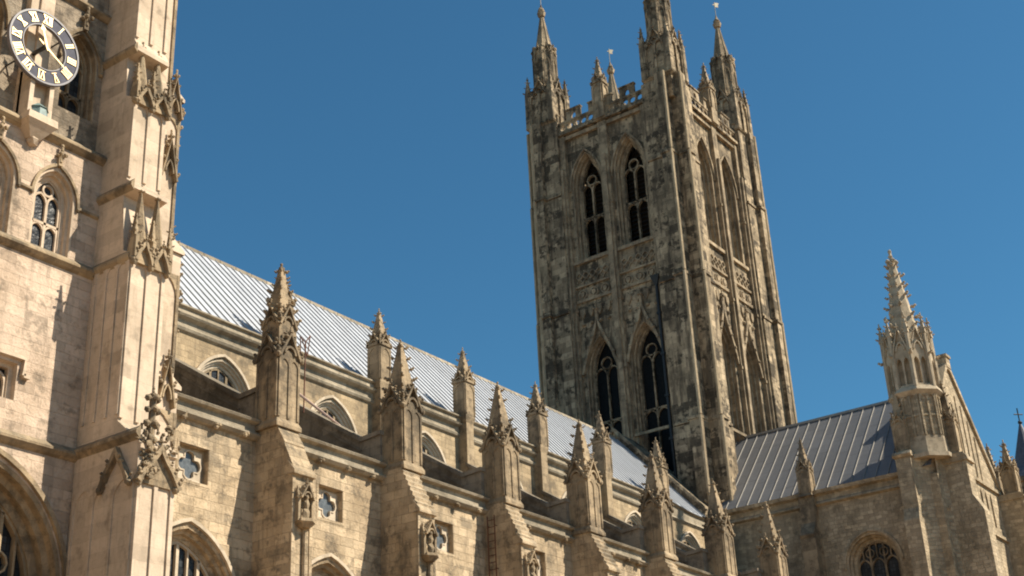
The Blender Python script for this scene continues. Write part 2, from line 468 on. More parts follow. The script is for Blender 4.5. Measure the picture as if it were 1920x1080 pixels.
def panel_strips(mb, fr, a0, a1, b0, b1, n, w, d):
    """raised vertical fillets that make n sunk panels with little pointed heads"""
    for i in range(n+1):
        a = a0+(a1-a0)*i/n
        mb.fbox(fr, a-w/2, a+w/2, b0, b1, -d, .0)
    pw = (a1-a0)/n
    for i in range(n):
        c = a0+pw*(i+.5)
        hw = pw/2-w/2
        C = arch_curve(c, hw, b1-hw*1.5, b1-.02, 4)
        mb.fprism(fr, [(c-hw, b1)]+[(c-hw, b1-hw*1.5)]+C[1:5]+[(c, b1)], -d*.8, 0)
        mb.fprism(fr, [(c, b1)]+C[4:-1]+[(c+hw, b1-hw*1.5), (c+hw, b1)], -d*.8, 0)

def tracery(mb, fr, cx, hw, sill, spring, apex, n, d0, d1, w=.11, transoms=(), top='auto'):
    r = apex-spring
    lw = 2*hw/n
    head = spring-lw*.15
    mb.bar(fr, arch(cx, hw-w*.3, sill, spring, apex-w*.3, 8), w, d0, d1)
    mb.fbox(fr, cx-hw, cx+hw, sill, sill+w, d0, d1)
    for i in range(1, n):
        a = cx-hw+lw*i
        mt = head if n == 2 else spring+arch_h(a-cx, hw, r)*.96
        mb.fbox(fr, a-w/2, a+w/2, sill, mt, d0, d1)
    for i in range(n):
        c = cx-hw+lw*(i+.5)
        hz = head
        mb.bar(fr, trefoil_head(c, lw/2-w*.2, hz-lw*.1, lw*.62), w*.8, d0+.01, d1-.01)
        for tz in transoms:
            mb.bar(fr, trefoil_head(c, lw/2-w*.2, tz-lw*.62, lw*.55), w*.7, d0+.01, d1-.01)
    for tz in transoms: mb.fbox(fr, cx-hw, cx+hw, tz-w*.5, tz+w*.5, d0, d1)
    if n == 2:
        cr = min(hw*.42, r*.26)
        cz = head+lw*.62+cr*.55
        mb.bar(fr, circle(cx, cz, cr), w*.75, d0+.005, d1-.005, True)
    else:
        for i in range(n):
            c = cx-hw+lw*(i+.5)
            top_h = spring+arch_h(c-cx, hw, r)
            z0 = head+lw*.5
            if top_h-z0 > lw*.5:
                mb.fbox(fr, c-w*.3, c+w*.3, z0, top_h, d0+.01, d1-.01)
        for i in range(1, n):
            c = cx-hw+lw*i
            top_h = spring+arch_h(c-cx, hw, r)
            if top_h-(head+lw*.9) > lw*.25:
                zz = head+lw*.75
                mb.bar(fr, circle(c, zz+lw*.15, lw*.3, 10), w*.6, d0+.012, d1-.012, True)

def make_window(parent, fr, cx, hw, sill, spring, apex, n, mat, depth=.55, splay=.3, hood=.0, tr=(), glass='glass',
                tmat=None, name='window', bars=.11, fin=0, hoodmat=None):
    """jamb mouldings fill the hole arch(cx,hw,...) of the wall; tracery and glazing are its pieces"""
    mb = MB()
    k = splay
    rings = [(0, 0.0), (.28, .0), (.28, .34), (.62, .34), (.62, .68), (1, .68), (1, 1.0)]
    prev = None
    for q, dd in [(0, 0), (.22, .04), (.22, .3), (.55, .36), (.55, .6), (1, .66), (1, 1)]:
        o = arch(cx, hw-k*q, sill+.12*q, spring, apex-k*q*1.1, 8)
        if prev: mb.ring(fr, prev[0], prev[1], o, dd*depth)
        prev = (o, dd*depth)
    w = mb.build(name, mat, parent)
    ihw = hw-k; iap = apex-k*1.1; isill = sill+.12
    t = MB(); tracery(t, fr, cx, ihw, isill, spring, iap, n, depth*.72, depth*.98, bars, tr)
    t.build('tracery', tmat or mat, w)
    g = MB()
    if glass == 'louvre':
        g.poly(*[fr.p(a, b, depth+.5) for a, b in arch(cx, ihw, isill, spring, iap, 8)])
        z = isill+.15
        while z < iap-.1:
            hh = ihw if z < spring else None
            if hh is None:
                lo, hi = 0, ihw
                for _ in range(14):
                    m = (lo+hi)/2
                    if arch_h(m, ihw, iap-spring) > z-spring: lo = m
                    else: hi = m
                hh = lo
            if hh > .1:
                g.add([fr.p(cx-hh, z-.16, depth+.02), fr.p(cx+hh, z-.16, depth+.02), fr.p(cx+hh, z+.12, depth+.36), fr.p(cx-hh, z+.12, depth+.36)], [(0, 1, 2, 3)])
            z += .34
        g.build('louvre', 'louvre', w)
    else:
        g.poly(*[fr.p(a, b, depth*.9) for a, b in arch(cx, ihw, isill, spring, iap, 8)])
        g.build('glass', glass, w)
    if hood:
        h = MB()
        h.bar(fr, arch_curve(cx, hw+hood*.75, spring-.12, apex+hood, 10), hood*.7, -hood*.6, .03)
        for sg in (-1, 1): h.blob(fr.p(cx+sg*(hw+hood*.75), spring-.15, -hood*.3), hood*.55)
        if fin:
            h.fbox(fr, cx-fin*.16, cx+fin*.16, apex+hood*.6, apex+hood+fin*.7, -fin*.3, .02)
            finial(h, fr.p(cx, apex+hood+fin*.75, -fin*.3), fin*.5)
        h.build('hood_mould', hoodmat or mat, w)
    return w

# ================================================================== SETTING
g = MB(); g.poly((-900, -900, 0), (1100, -900, 0), (1100, 1100, 0), (-900, 1100, 0))
o = g.build('ground', 'ground'); o['kind'] = 'structure'

# ================================================================== NAVE
nave = thing('nave', 'long buff stone nave with pale lead roof and a row of crocketed pinnacles', 'church nave')
XB = [6.2+6.22*k for k in range(7)]          # aisle buttresses
XC = [12.14+6.12*k for k in range(-1, 6)]    # clerestory buttresses
fs = S(.6)
holes = []
bigw = []; qw = []
for j in range(8):
    qc = 3.15+6.2*j
    holes.append([(qc-.6, 14.52), (qc+.6, 14.52), (qc+.6, 15.66), (qc-.6, 15.66)]); qw.append(qc)
    wc = 3.1+6.2*j
    if j < 7: holes.append(arch(wc, 2.05, 3.5, 10.6, 13.12, 8)); bigw.append(wc)
mb = MB(); mb.wall(fs, [(-.9, 0), (51, 0), (51, 16.6), (-.9, 16.6)], holes, 0)
# edge of stones framing the small square openings
mb.build('aisle_wall', 'nave', nave)
for i, wc in enumerate(bigw):
    make_window(nave, fs, wc, 2.05, 3.5, 10.6, 13.12, 4, 'nave', .62, .36, .17, (7.2,), tmat='surr', hoodmat='surr')
for qc in qw:
    mb = MB(); c = 15.09
    sq = lambda r: [(qc-r, c-r*.95), (qc+r, c-r*.95), (qc+r, c+r*.95), (qc-r, c+r*.95)]
    mb.bar(fs, sq(.66), .12, -.012, .02, True)
    mb.ring(fs, sq(.6), 0, sq(.6), .22); mb.ring(fs, sq(.6), .22, sq(.54), .24); mb.ring(fs, sq(.54), .24, sq(.52), .36)
    w = mb.build('quatrefoil_window', 'nave', nave)
    t = MB(); q = quatrefoil(qc, c, .47)
    t.wall(fs, sq(.52), [q], .08, .22); t.bar(fs, q, .05, .19, .3, True)
    t.build('tracery', 'surr', w)
    gl = MB(); gl.poly(*[fs.p(a, b, .29) for a, b in sq(.52)]); gl.build('glass', 'glass_pale', w)
# aisle parapet with its string course and coping
mb = MB()
mb.extx([(.6, 16.42), (.46, 16.46), (.36, 16.56), (.36, 16.62), (.5, 16.68), (.52, 16.95), (.34, 17.0), (.30, 17.08), (.46, 17.17), (.9, 17.17), (.9, 16.42)], .2, 50.9)
par = mb.build('aisle_parapet', 'cope', nave)
for j in range(8):
    for q in (1.15, 2.6, 3.9, 5.1):
        x = 6.2*j+q+random.uniform(-.15, .15)
        mb = MB()
        for _ in range(3): mb.blob((x+random.uniform(-.09, .09), .42, 16.47+random.uniform(-.06, .05)), .1, None, .085, .3)
        mb.build('carved_boss', 'carve', par)
# aisle lean-to roof
mb = MB()
mb.extx([(.9, 16.9), (6.3, 19.75), (6.3, 19.6), (.9, 16.7)], .2, 51)
x = .5
while x < 51:
    mb.extx([(.95, 16.93), (6.25, 19.73), (6.25, 19.82), (.95, 17.02)], x, x+.06); x += .62
mb.build('aisle_roof', 'lead_dark', nave)

# aisle buttress with weathering, its colonnette and canopied niche
def make_buttress(X, steps):
    mb = MB()
    if steps:
        n = 8; pr = [(-1.1, 0), (-1.1, 14.9)]
        for i in range(n):
            y0 = -1.2+.82*i/n; z0 = 15.02+1.72*i/n
            pr += [(y0, z0), (y0-.02, z0+.10), (y0+.82/n-.01, z0+1.72/n-.02)]
        pr += [(-.36, 16.78), (.75, 16.78), (.75, 0)]
    else:
        pr = [(-1.1, 0), (-1.1, 14.9), (-1.2, 15.0), (-1.2, 15.1), (-.72, 16.1), (-.74, 16.14), (-.36, 16.78), (.75, 16.78), (.75, 0)]
    mb.extx(pr, X-.46, X+.46)
    mb.extx([(-1.24, 14.98), (-1.24, 15.1), (-.9, 15.5), (-.9, 14.98)], X-.5, X+.5)
    fr = S(-1.1, X)
    # long sunk panel between two raised edges, a colonnette in it
    mb.fbox(fr, -.46, -.33, 0, 14.9, -.035, 0); mb.fbox(fr, .33, .46, 0, 14.9, -.035, 0)
    mb.tube((X+.1, -1.17, 2), (X+.1, -1.17, 13.35), .1, 8)
    b = mb.build('buttress', 'nave', nave)
    nb = MB()
    nb.frustum(X, -1.25, 13.25, 13.42, .14, .3, 6); nb.frustum(X, -1.22, 13.42, 13.52, .32, .3, 6)
    nb.blob((X, -1.3, 13.72), .14, .12, .24); nb.blob((X, -1.3, 14.02), .12, .1, .2); nb.blob((X, -1.32, 14.24), .075, .075, .09)
    for sx in (-.3, .3):
        nb.box(X+sx-.05, X+sx+.05, -1.3, -1.1, 13.45, 14.25)
        spire(nb, X+sx, -1.2, 14.2, 14.6, .08, .02, 4, 2, .07)
    gf = S(-1.36, X)
    gablet(nb, gf, 0, 14.18, .3, .5, -.05, .22, 2, .09, .08)
    nb.build('statue_niche', 'carve', b)
    return b
b_smooth = make_buttress(XB[0], False)
b_step = make_buttress(XB[1], True)
for k in range(2, 7): dup(b_step, XB[k]-XB[1])

def make_pinnacle(X, y, half, z0, z1, ztip, two=False, mat='carve', cs=.17, panels=2, nm='pinnacle'):
    mb = MB()
    mb.frustum(X, y, z0, z0+.14, half+.08, half+.08); mb.frustum(X, y, z0+.14, z0+.3, half+.08, half)
    mb.frustum(X, y, z0+.3, z1, half, half)
    for fr in four(X, y, half):
        if panels: panel_strips(mb, fr, -half+.06, half-.06, z0+.35, z1-.35, panels, .09, .045)
        gablet(mb, fr, 0, z1-.3, half*.98, half*1.75, -.1, .12, 3, cs*.95, cs*.62)
    for sx in (-1, 1):
        for sy in (-1, 1):
            mb.blob((X+sx*(half+.05), y+sy*(half+.05), z1-.28), .1, None, .12)
    p = mb.build(nm, mat, nave)
    s = MB(); zs = z1-.05; hs = half*.88
    if two:
        s.frustum(X, y, zs, zs+1.15, half*.86, half*.8)
        for fr in four(X, y, half*.82): gablet(s, fr, 0, zs+.95, half*.78, half*1.5, -.07, .1, 2, cs*.95, cs*.6)
        zs += 1.05; hs = half*.74
    spire(s, X, y, zs, ztip-.12, hs, .055, 4, 6 if half > .4 else 5, cs)
    finial(s, (X, y, ztip-.26), cs*.85)
    s.build('crocketed_spirelet', mat, p)
    return p
make_pinnacle(XB[0]-.02, .1, .5, 16.75, 19.55, 22.95, True, cs=.19)
for k in range(1, 7): make_pinnacle(XB[k]+.12+random.uniform(-.05, .05), .1, .52, 16.75, 19.45, 22.1+random.uniform(-.1, .08), cs=.19)

# clerestory
fc = S(6.3)
WC = [9.32+6.12*j for j in range(-1, 7)]
mb = MB(); mb.wall(fc, [(-.9, 16), (51.9, 16), (51.9, 23.2), (-.9, 23.2)], [arch(c, 1.5, 18.9, 20.2, 22.0, 8) for c in WC], 0)
mb.wall(N(19.7), [(-51.9, 0), (.9, 0), (.9, 23.2), (-51.9, 23.2)])
mb.build('clerestory_wall', 'cler', nave)
for c in WC: make_window(nave, fc, c, 1.5, 18.9, 20.2, 22.0, 3, 'surr', .32, .26, .16, (), tmat='carve')
mb = MB()
mb.extx([(6.3, 22.5), (6.2, 22.56), (6.16, 22.66), (6.24, 22.76), (6.24, 22.98), (6.05, 23.06), (6.0, 23.14), (6.12, 23.2), (6.14, 23.42), (6.02, 23.46), (6.02, 23.52), (6.16, 23.6), (6.6, 23.6), (6.6, 22.5)], -.8, 43.6)
mb.build('clerestory_parapet', 'cope', nave)
mb = MB(); cap = MB()   # last bay: the coping dips under a thin lead capping
prev = pc = None
n = 10
for i in range(n+1):
    t = i/n; x = 43.6+5.6*t
    z = 23.62-.28*math.sin(min(1, t*1.6)*math.pi/2)
    cur = [(x, 6.3, 22.5), (x, 6.16, 22.66), (x, 6.22, 22.76), (x, 6.22, z-.14), (x, 6.08, z-.08), (x, 6.08, z-.045), (x, 6.6, z-.04), (x, 6.6, 22.5)]
    cc = [(x, 6.05, z-.043), (x, 6.05, z), (x, 6.62, z+.02), (x, 6.62, z-.035)]
    for m_, p_, c_ in ((mb, prev, cur), (cap, pc, cc)):
        if p_:
            k = len(c_)
            m_.add(p_+c_, [(q, (q+1) % k, (q+1) % k+k, q+k) for q in range(k)])
    prev, pc = cur, cc
mb.box(49.2, 51.6, 6.1, 6.6, 20, 23.36)
pb = mb.build('clerestory_parapet', 'cope', nave)
cap.build('lead_capping', 'lead', pb)
# clerestory buttresses and pinnacles
def make_cpinn(X):
    mb = MB()
    mb.box(X-.27, X+.27, 5.8, 6.4, 16.5, 23.3)
    mb.frustum(X, 6.1, 23.2, 23.45, .3, .36); mb.frustum(X, 6.1, 23.45, 25.2, .36, .36); mb.frustum(X, 6.1, 25.2, 25.32, .42, .42)
    for fr in four(X, 6.1, .36):
        panel_strips(mb, fr, -.31, .31, 23.6, 25.1, 1, .08, .035)
        gablet(mb, fr, 0, 25.2, .36, .62, -.06, .1, 2, .13, .09)
    p = mb.build('pinnacle', 'carve', nave)
    s = MB(); spire(s, X, 6.1, 25.3, 26.95, .32, .05, 4, 5, .15); finial(s, (X, 6.1, 26.9), .13)
    s.build('crocketed_spirelet', 'carve', p)
    return p
for k in range(7): make_cpinn(XC[k])
# flying buttresses
def make_flyer(X):
    mb = MB()
    top = [(5.9, 21.2), (1.45, 18.3), (.55, 18.36)]
    mb.extx([(.55, 16.6), (5.9, 16.6), (5.9, 21.1), (1.45, 18.18), (.55, 18.24)], X-.24, X+.24)
    mb.extx([(5.9, 21.04), (5.9, 21.22), (1.45, 18.32), (.5, 18.38), (.5, 18.22), (1.45, 18.14)], X-.33, X+.33)
    mb.extx([(5.9, 20.66), (5.9, 20.74), (1.45, 17.84), (1.45, 17.76)], X-.28, X+.28)
    return mb.build('flying_buttress', 'flyer', nave)
fb = make_flyer(XC[0])
for k in range(1, 7): dup(fb, XC[k]-XC[0])
# main roof
RZ = 30.32; RY = 12.72; EY = 6.45; EZ = 23.45
mb = MB()
for sg in (-1, 1):
    e = RY-(RY-EY)*1 if sg < 0 else RY+(RY-EY)
    mb.poly((-.5, e, EZ), (49.4, e, EZ), (49.4, RY, RZ), (-.5, RY, RZ)) if sg < 0 else mb.poly((49.4, e, EZ), (-.5, e, EZ), (-.5, RY, RZ), (49.4, RY, RZ))
# standing rolls
rf = mb.build('roof', 'lead', nave)
mb = MB()
sl_n = Vector((0, -(RZ-EZ), (RY-EY))).normalized()
x = -.3
while x < 49.3:
    w_ = .024
    a = Vector((x, EY, EZ)); b = Vector((x, RY, RZ)); ux = Vector((w_, 0, 0)); up = sl_n*.055
    mb.add([a-ux, a-ux*.7+up, a+ux*.7+up, a+ux, b-ux, b-ux*.7+up, b+ux*.7+up, b+ux], [(0, 1, 5, 4), (1, 2, 6, 5), (2, 3, 7, 6), (0, 3, 2, 1), (4, 5, 6, 7)])
    x += .5
mb.build('lead_rolls', 'seam', rf)
mb = MB()
x = -.5
while x < 49:
    mb.extx([(RY-.2, RZ-.2), (RY-.16, RZ-.02), (RY, RZ+.07), (RY+.16, RZ-.02), (RY+.2, RZ-.2)], x, x+.97); x += 1.0
mb.build('ridge', 'cope', rf)

# ================================================================== CROSSING TOWER
ct = thing('crossing_tower', 'tall dark stained square bell tower with pinnacled corner turrets', 'bell tower')
X0, X1, Y0, Y1 = 51.9, 63.7, 7.2, 18.9
XM, YM = 57.8, 13.03
ZP = 56.1
UW = [(-1.85,), (1.85,)]
def tower_face(fr, c0, c1, cm, windows):
    holes = []
    if windows:
        for s in (-1.83, 1.83):
            holes.append(arch(cm+s, 1.3, 45.35, 51.3, 54.1, 8)); holes.append(arch(cm+s, 1.25, 28, 36.5, 39.1, 8))
    mb = MB(); mb.wall(fr, [(c0, 0), (c1, 0), (c1, ZP), (c0, ZP)], holes, 0)
    mb.build('wall', 'dark', ct)
    # flat pilasters, strings
    for a, w in ((cm, .36), (cm-3.75, .36), (cm+3.75, .36)):
        tr = MB()
        tr.fprism(fr, [(a-w, 27), (a+w, 27), (a+w, ZP-.2), (a-w, ZP-.2)], -.32, 0)
        for z in (36.0, 41.2, 48.9): tr.fbox(fr, a-w-.05, a+w+.05, z, z+.22, -.38, 0)
        tr.fprism(fr, [(a-w*.5, 27), (a+w*.5, 27), (a+w*.5, 53), (a-w*.5, 53)], -.5, -.3)
        tr.build('pilaster_strip', 'dtrim', ct)
    for z, d, h in ((31.0, .12, .2), (41.9, .14, .22), (43.1, .16, .16), (44.95, .2, .26), (ZP-.55, .26, .3)):
        for a0, a1 in ((c0+.1, cm-.36), (cm+.36, c1-.1)):
            st = MB(); st.fprism(fr, [(a0, z), (a1, z), (a1, z+h), (a0, z+h)], -d, 0)
            st.build('string_course', 'dtrim', ct)
    # carved frieze of small tracery panels and shields
    for sg in (-1, 1):
        fz = MB(); f2 = MB(); f3 = MB()
        a0 = cm+sg*.5; a1 = cm+sg*3.35
        for i in range(5):
            c = a0+(a1-a0)*(i+.5)/5
            fz.bar(fr, quatrefoil(c, 44.0, .26, 12), .09, -.1, .02, True)
            fz.bar(fr, arch_curve(c, .26, 43.35, 43.75, 4), .07, -.08, .02)
        for i in range(3):
            c = a0+(a1-a0)*(i+.5)/3
            f2.bar(fr, circle(c, 42.5, .34, 10), .1, -.1, .02, True)
            f2.fprism(fr, [(c-.17, 42.68), (c-.17, 42.45), (c, 42.22), (c+.17, 42.45), (c+.17, 42.68)], -.14, 0)
        for i in range(4):
            c = a0+(a1-a0)*(i+.5)/4
            f3.fprism(fr, [(c-.2, 41.4), (c-.2, 41.0), (c, 40.65), (c+.2, 41.0), (c+.2, 41.4)], -.12, 0)
            f3.blob(fr.p(c, 40.2, -.05), .17)
        fz.build('quatrefoil_frieze', 'dtrim', ct); f2.build('roundel_frieze', 'dtrim', ct); f3.build('shield_frieze', 'dtrim', ct)
    if windows:
        for s in (-1.83, 1.83):
            make_window(ct, fr, cm+s, 1.3, 45.35, 51.3, 54.1, 2, 'dtrim', .95, .38, .2, (48.85,), 'louvre', tmat='dark', bars=.13)
            w = make_window(ct, fr, cm+s, 1.25, 28, 36.5, 39.1, 2, 'dtrim', .95, .26, .0, (32.9,), 'void', tmat='dark', bars=.11)
            h = MB(); oc = ogee_curve(cm+s, 1.45, 36.4, 4.0, 9)
            h.bar(fr, oc, .2, -.22, .03)
            for i in (2, 4, 6, 12, 14, 16): h.blob(fr.p(oc[i][0], oc[i][1]+.1, -.16), .15)
            h.fbox(fr, cm+s-.1, cm+s+.1, 40.2, 41.2, -.2, .02); finial(h, fr.p(cm+s, 41.1, -.2), .28)
            h.build('hood_mould', 'dtrim', w)
tower_face(W(X0), -Y1, -Y0, -YM, True)
tower_face(S(Y0), X0, X1, XM, True)
tower_face(E(X1), Y0, Y1, YM, False)
tower_face(N(Y1), -X1, -X0, -XM, False)
mb = MB(); mb.box(X0+.3, X1-.3, Y0+.3, Y1-.3, ZP-.6, ZP-.4); mb.build('roof', 'lead', ct)
# corner turrets: paired angle buttresses that carry octagonal pinnacled lanterns
def corner(sx, sy):
    cx = X0 if sx < 0 else X1; cy = Y0 if sy < 0 else Y1
    mb = MB()
    def bx(u0, u1, v0, v1, z0, z1):
        # u: inward from the corner along x (negative = outside), v likewise along y
        xa, xb = sorted((cx-sx*u0, cx-sx*u1)); ya, yb = sorted((cy-sy*v0, cy-sy*v1))
        mb.box(xa, xb, ya, yb, z0, z1)
    P1 = 1.05
    stages = [(0, 31.0, 1.12, .16), (31.0, 41.4, 1.06, .10), (41.4, 51.0, 1.0, .05), (51.0, 57.6, .95, 0)]
    for z0, z1, p, q in stages:
        bx(-p, .3, -.05-q*.3, .72, z0, z1)          # outer pier, x side
        bx(-.05-q*.3+.003, .72, -p, .3, z0, z1-.004)       # outer pier, y side
        bx(-p*.62, .3, .70, 2.05+q, z0, z1-.3)         # inner pier, x side
        bx(.70, 2.05+q, -p*.62, .3, z0, z1-.304)       # inner pier, y side
        if z1 < 57:
            bx(-p-.1, .3, -.14, .82, z1-.24, z1-.05)
            bx(-.137, .82, -p-.1, .3, z1-.243, z1-.053)
            bx(-p*.62-.08, .3, .80, 2.1, z1-.236, z1-.047)
            bx(.80, 2.1, -p*.62-.08, .3, z1-.24, z1-.05)
    t = mb.build('corner_turret', 'dark', ct)
    mb = MB()
    # slender edge shafts in clean stone, paled to paint the sunlit pier edge
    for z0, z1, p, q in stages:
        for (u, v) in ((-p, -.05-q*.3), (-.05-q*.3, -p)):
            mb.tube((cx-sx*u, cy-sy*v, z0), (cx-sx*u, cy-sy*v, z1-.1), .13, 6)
    mb.build('edge_shafts', 'clean_lit', t)
    # lantern
    kx, ky = cx-sx*.62, cy-sy*.62
    L = MB()
    L.frustum(kx, ky, 55.5, 61.0, 1.08, 1.03, 4)
    L.frustum(kx, ky, 57.35, 57.6, 1.1, 1.32, 4); L.frustum(kx, ky, 60.9, 61.1, 1.1, .95, 4)
    for fr in four(kx, ky, 1.08):
        panel_strips(L, fr, -.8, .8, 57.8, 60.7, 2, .15, .12)
        gablet(L, fr, 0, 60.3, .7, 1.5, -.12, .1, 3, .2, .16)
    for ax in (-1, 1):
        for ay in (-1, 1):
            px, py = kx+ax*1.06, ky+ay*1.06
            L.frustum(px, py, 57.5, 60.6, .22, .2); spire(L, px, py, 60.6, 62.2, .21, .04, 4, 3, .14); finial(L, (px, py, 62.2), .13)
    for i in range(8):
        a = math.pi/8+i*math.pi/4
        d = Vector((math.cos(a), math.sin(a), 0)); tn = Vector((-d.y, d.x, 0))
        q = Vector((kx, ky, 0))+d*.9
        L.tube((q.x, q.y, 60.9), (q.x, q.y, 64.9), .12, 6)
        L.blob((q.x, q.y, 65.0), .19)
        fr = Fr((kx, ky, 0), tn, d)
    L.frustum(kx, ky, 61.0, 64.6, .9, .86, 8)
    for i in range(8):
        a = i*math.pi/4; d = Vector((math.cos(a), math.sin(a), 0)); fr = Fr(Vector((kx, ky, 0))+d*.89, (-d.y, d.x, 0), d)
        L.bar(fr, arch(0, .22, 61.5, 63.2, 63.9, 4), .1, -.05, .06)
        gablet(L, fr, 0, 64.2, .35, .95, -.06, .1, 2, .15, .1)
    L.build('lantern', 'dark', t)
    s_ = MB(); spire(s_, kx, ky, 64.7, 68.6, .68, .1, 8, 0, .2)
    for k in range(8):
        a = math.pi/8+k*math.pi/4; d = Vector((math.cos(a), math.sin(a), 0))
        s_.tube(Vector((kx, ky, 64.7))+d*.73, Vector((kx, ky, 68.5))+d*.1, .05, 5)
    s_.frustum(kx, ky, 68.4, 68.75, .26, .34, 8); s_.blob((kx, ky, 69.0), .3); s_.frustum(kx, ky, 69.1, 69.6, .14, .04, 8)
    s_.build('stone_spire', 'dtrim', t)
    v = MB(); v.tube((kx, ky, 69.4), (kx, ky, 71.0), .03, 5)
    fr = Fr((kx, ky, 0), (.8, -.6, 0), (-.6, -.8, 0))
    v.fprism(fr, [(.02, 70.5), (.32, 70.5), (.3, 70.7), (.42, 70.9), (.26, 70.95), (.02, 70.92)], -.02, .02)
    v.fprism(fr, [(-.2, 70.7), (-.02, 70.66), (-.02, 70.8)], -.02, .02)
    v.build('weathervane', 'vane', t)
for sx in (-1, 1):
    for sy in (-1, 1): corner(sx, sy)
# pierced, stepped parapet
def parapet(fr, c0, c1, cm):
    out = [(c0, ZP)]
    prof = [(c0, 57.2)]
    L = c1-c0
    # stepped merlons
    tops = []
    for f0, f1, h in ((.0, .06, 58.0), (.15, .30, 58.0), (.38, .62, 57.9), (.70, .85, 58.0), (.94, 1.0, 58.0)):
        tops.append((c0+L*f0, c0+L*f1, h))
    poly = [(c0, ZP)]
    for a0, a1, h in tops: poly += [(a0, 57.2), (a0, h), (a1, h), (a1, 57.2)]
    if poly[1][0] == c0: pass
    poly += [(c1, ZP)]
    holes = []
    n = 14
    for i in range(n):
        c = c0+L*(i+.5)/n
        if abs(c-cm) < .5: continue
        holes.append(circle(c, 56.68, .25, 8))
    for a0, a1, h in tops[1:2]+tops[3:4]:
        holes.append(arch((a0+a1)/2, .2, 57.25, 57.45, 57.75, 3))
    m = MB()
    m.wall(fr, poly, holes, .16, 0)
    back = [(a, b) for a, b in poly]
    m.wall(Fr(fr.o-fr.n*.16, -fr.a, -fr.n), [(-a, b) for a, b in reversed(poly)], [[(-a, b) for a, b in reversed(h)] for h in holes], 0)
    m.ring(fr, poly, 0, poly, .16)
    for a0, a1, h in tops: m.fbox(fr, a0-.04, a1+.04, h, h+.12, -.08, .24)
    m.fbox(fr, c0, c1, ZP-.12, ZP+.1, -.22, .5)
    m.fbox(fr, c0, c1, 57.02, 57.2, -.06, .22)
    p = m.build('pierced_parapet', 'dark', ct)
    q = MB(); pt = fr.p(cm, 0, .12); px, py = pt.x, pt.y
    q.frustum(px, py, ZP, 59.2, .46, .42); q.frustum(px, py, 59.2, 59.35, .52, .52)
    for f2 in four(px, py, .44):
        panel_strips(q, f2, -.34, .34, 57.4, 59.0, 1, .1, .07); gablet(q, f2, 0, 59.1, .44, .8, -.08, .1, 2, .16, .12)
    spire(q, px, py, 59.3, 61.5, .36, .05, 4, 4, .15); finial(q, (px, py, 61.4), .2)
    q.build('pinnacle', 'dtrim', p)
parapet(W(X0-.25), -Y1+1.5, -Y0-1.5, -YM); parapet(S(Y0-.25), X0+1.5, X1-1.5, XM)
parapet(E(X1+.25), Y0+1.5, Y1-1.5, YM); parapet(N(Y1+.25), -X1+1.5, -X0-1.5, -XM)
# masonry weathering where the nave roof dies into the tower
mb = MB(); mb.extx([(6.7, 20), (6.7, 24.25), (12.72, 30.75), (18.7, 24.25), (18.7, 20)], 49.2, 52.2)
mb.extx([(6.6, 24.15), (6.6, 24.4), (12.72, 31.0), (18.8, 24.4), (18.8, 24.15), (12.72, 30.7)], 49.05, 49.35)
mb.build('roof_weathering', 'dark', ct)
# rainwater pipe with hopper head on the west face
mb = MB()
mb.tube((51.42, 9.66, 24.5), (51.42, 9.66, 41.3), .11, 8)
mb.add([(51.15, 9.3, 41.9), (51.15, 10.0, 41.9), (51.75, 10.0, 41.9), (51.75, 9.3, 41.9), (51.32, 9.55, 41.2), (51.32, 9.78, 41.2), (51.55, 9.78, 41.2), (51.55, 9.55, 41.2)],
       [(0, 1, 2, 3), (0, 4, 5, 1), (1, 5, 6, 2), (2, 6, 7, 3), (3, 7, 4, 0), (4, 7, 6, 5)])
for z in (27, 30, 33, 36, 39): mb.box(51.28, 51.9, 9.5, 9.82, z, z+.16)
mb.build('rainwater_pipe', 'iron', ct)

# ================================================================== TRANSEPT
tr = thing('transept', 'stone transept with grey lead roof, south gable and crocketed lantern turret', 'church transept')
TX0, TX1, TY = 51.3, 63.3, -7.2
fw = W(TX0)
rw = arch(2.65, 1.62, 16.0, 19.7, 21.35, 8)
mb = MB(); mb.wall(fw, [(-7.3, 0), (7.2, 0), (7.2, 24.0), (-7.3, 24.0)], [rw], 0)
mb.wall(E(TX1), [(-7.2, 0), (7.3, 0), (7.3, 24), (-7.2, 24)])
mb.build('wall', 'trans', tr)
make_window(tr, fw, 2.65, 1.62, 16.0, 19.7, 21.35, 3, 'trans', .9, .36, .16, (), tmat='carve', hoodmat='trans')
mb = MB()
mb.exty([(51.35, 23.5), (51.05, 23.6), (51.1, 23.72), (51.2, 23.8), (51.2, 24.12), (50.9, 24.2), (50.84, 24.4), (51.2, 24.5), (51.6, 24.5), (51.6, 23.5)], -6.2, 7.2)
mb.build('eaves_cornice', 'trans', tr)
AX, AZ = 57.3, 31.0
mb = MB()
mb.poly((51.0, -7.0, 24.44), (AX, -7.0, AZ), (AX, 8.0, AZ), (51.0, 8.0, 24.44))
mb.poly((63.6, -7.0, 24.44), (63.6, 8.0, 24.44), (AX, 8.0, AZ), (AX, -7.0, AZ))
rf = mb.build('roof', 'lead_dark', tr)
mb = MB()
y = -6.7; nn = Vector((-(AZ-24.44), 0, AX-51.0)).normalized()
while y < 8:
    a = Vector((51.0, y, 24.44)); b = Vector((AX, y, AZ)); uy = Vector((0, .02, 0)); up = nn*.05
    mb.add([a-uy, a-uy*.6+up, a+uy*.6+up, a+uy, b-uy, b-uy*.6+up, b+uy*.6+up, b+uy], [(0, 4, 5, 1), (1, 5, 6, 2), (2, 6, 7, 3), (0, 1, 2, 3), (4, 7, 6, 5)])
    y += .76
mb.exty([(AX-.16, AZ-.1), (AX-.1, AZ+.08), (AX+.1, AZ+.08), (AX+.16, AZ-.1)], -6.9, 8)
mb.build('lead_rolls', 'seam_pale', rf)
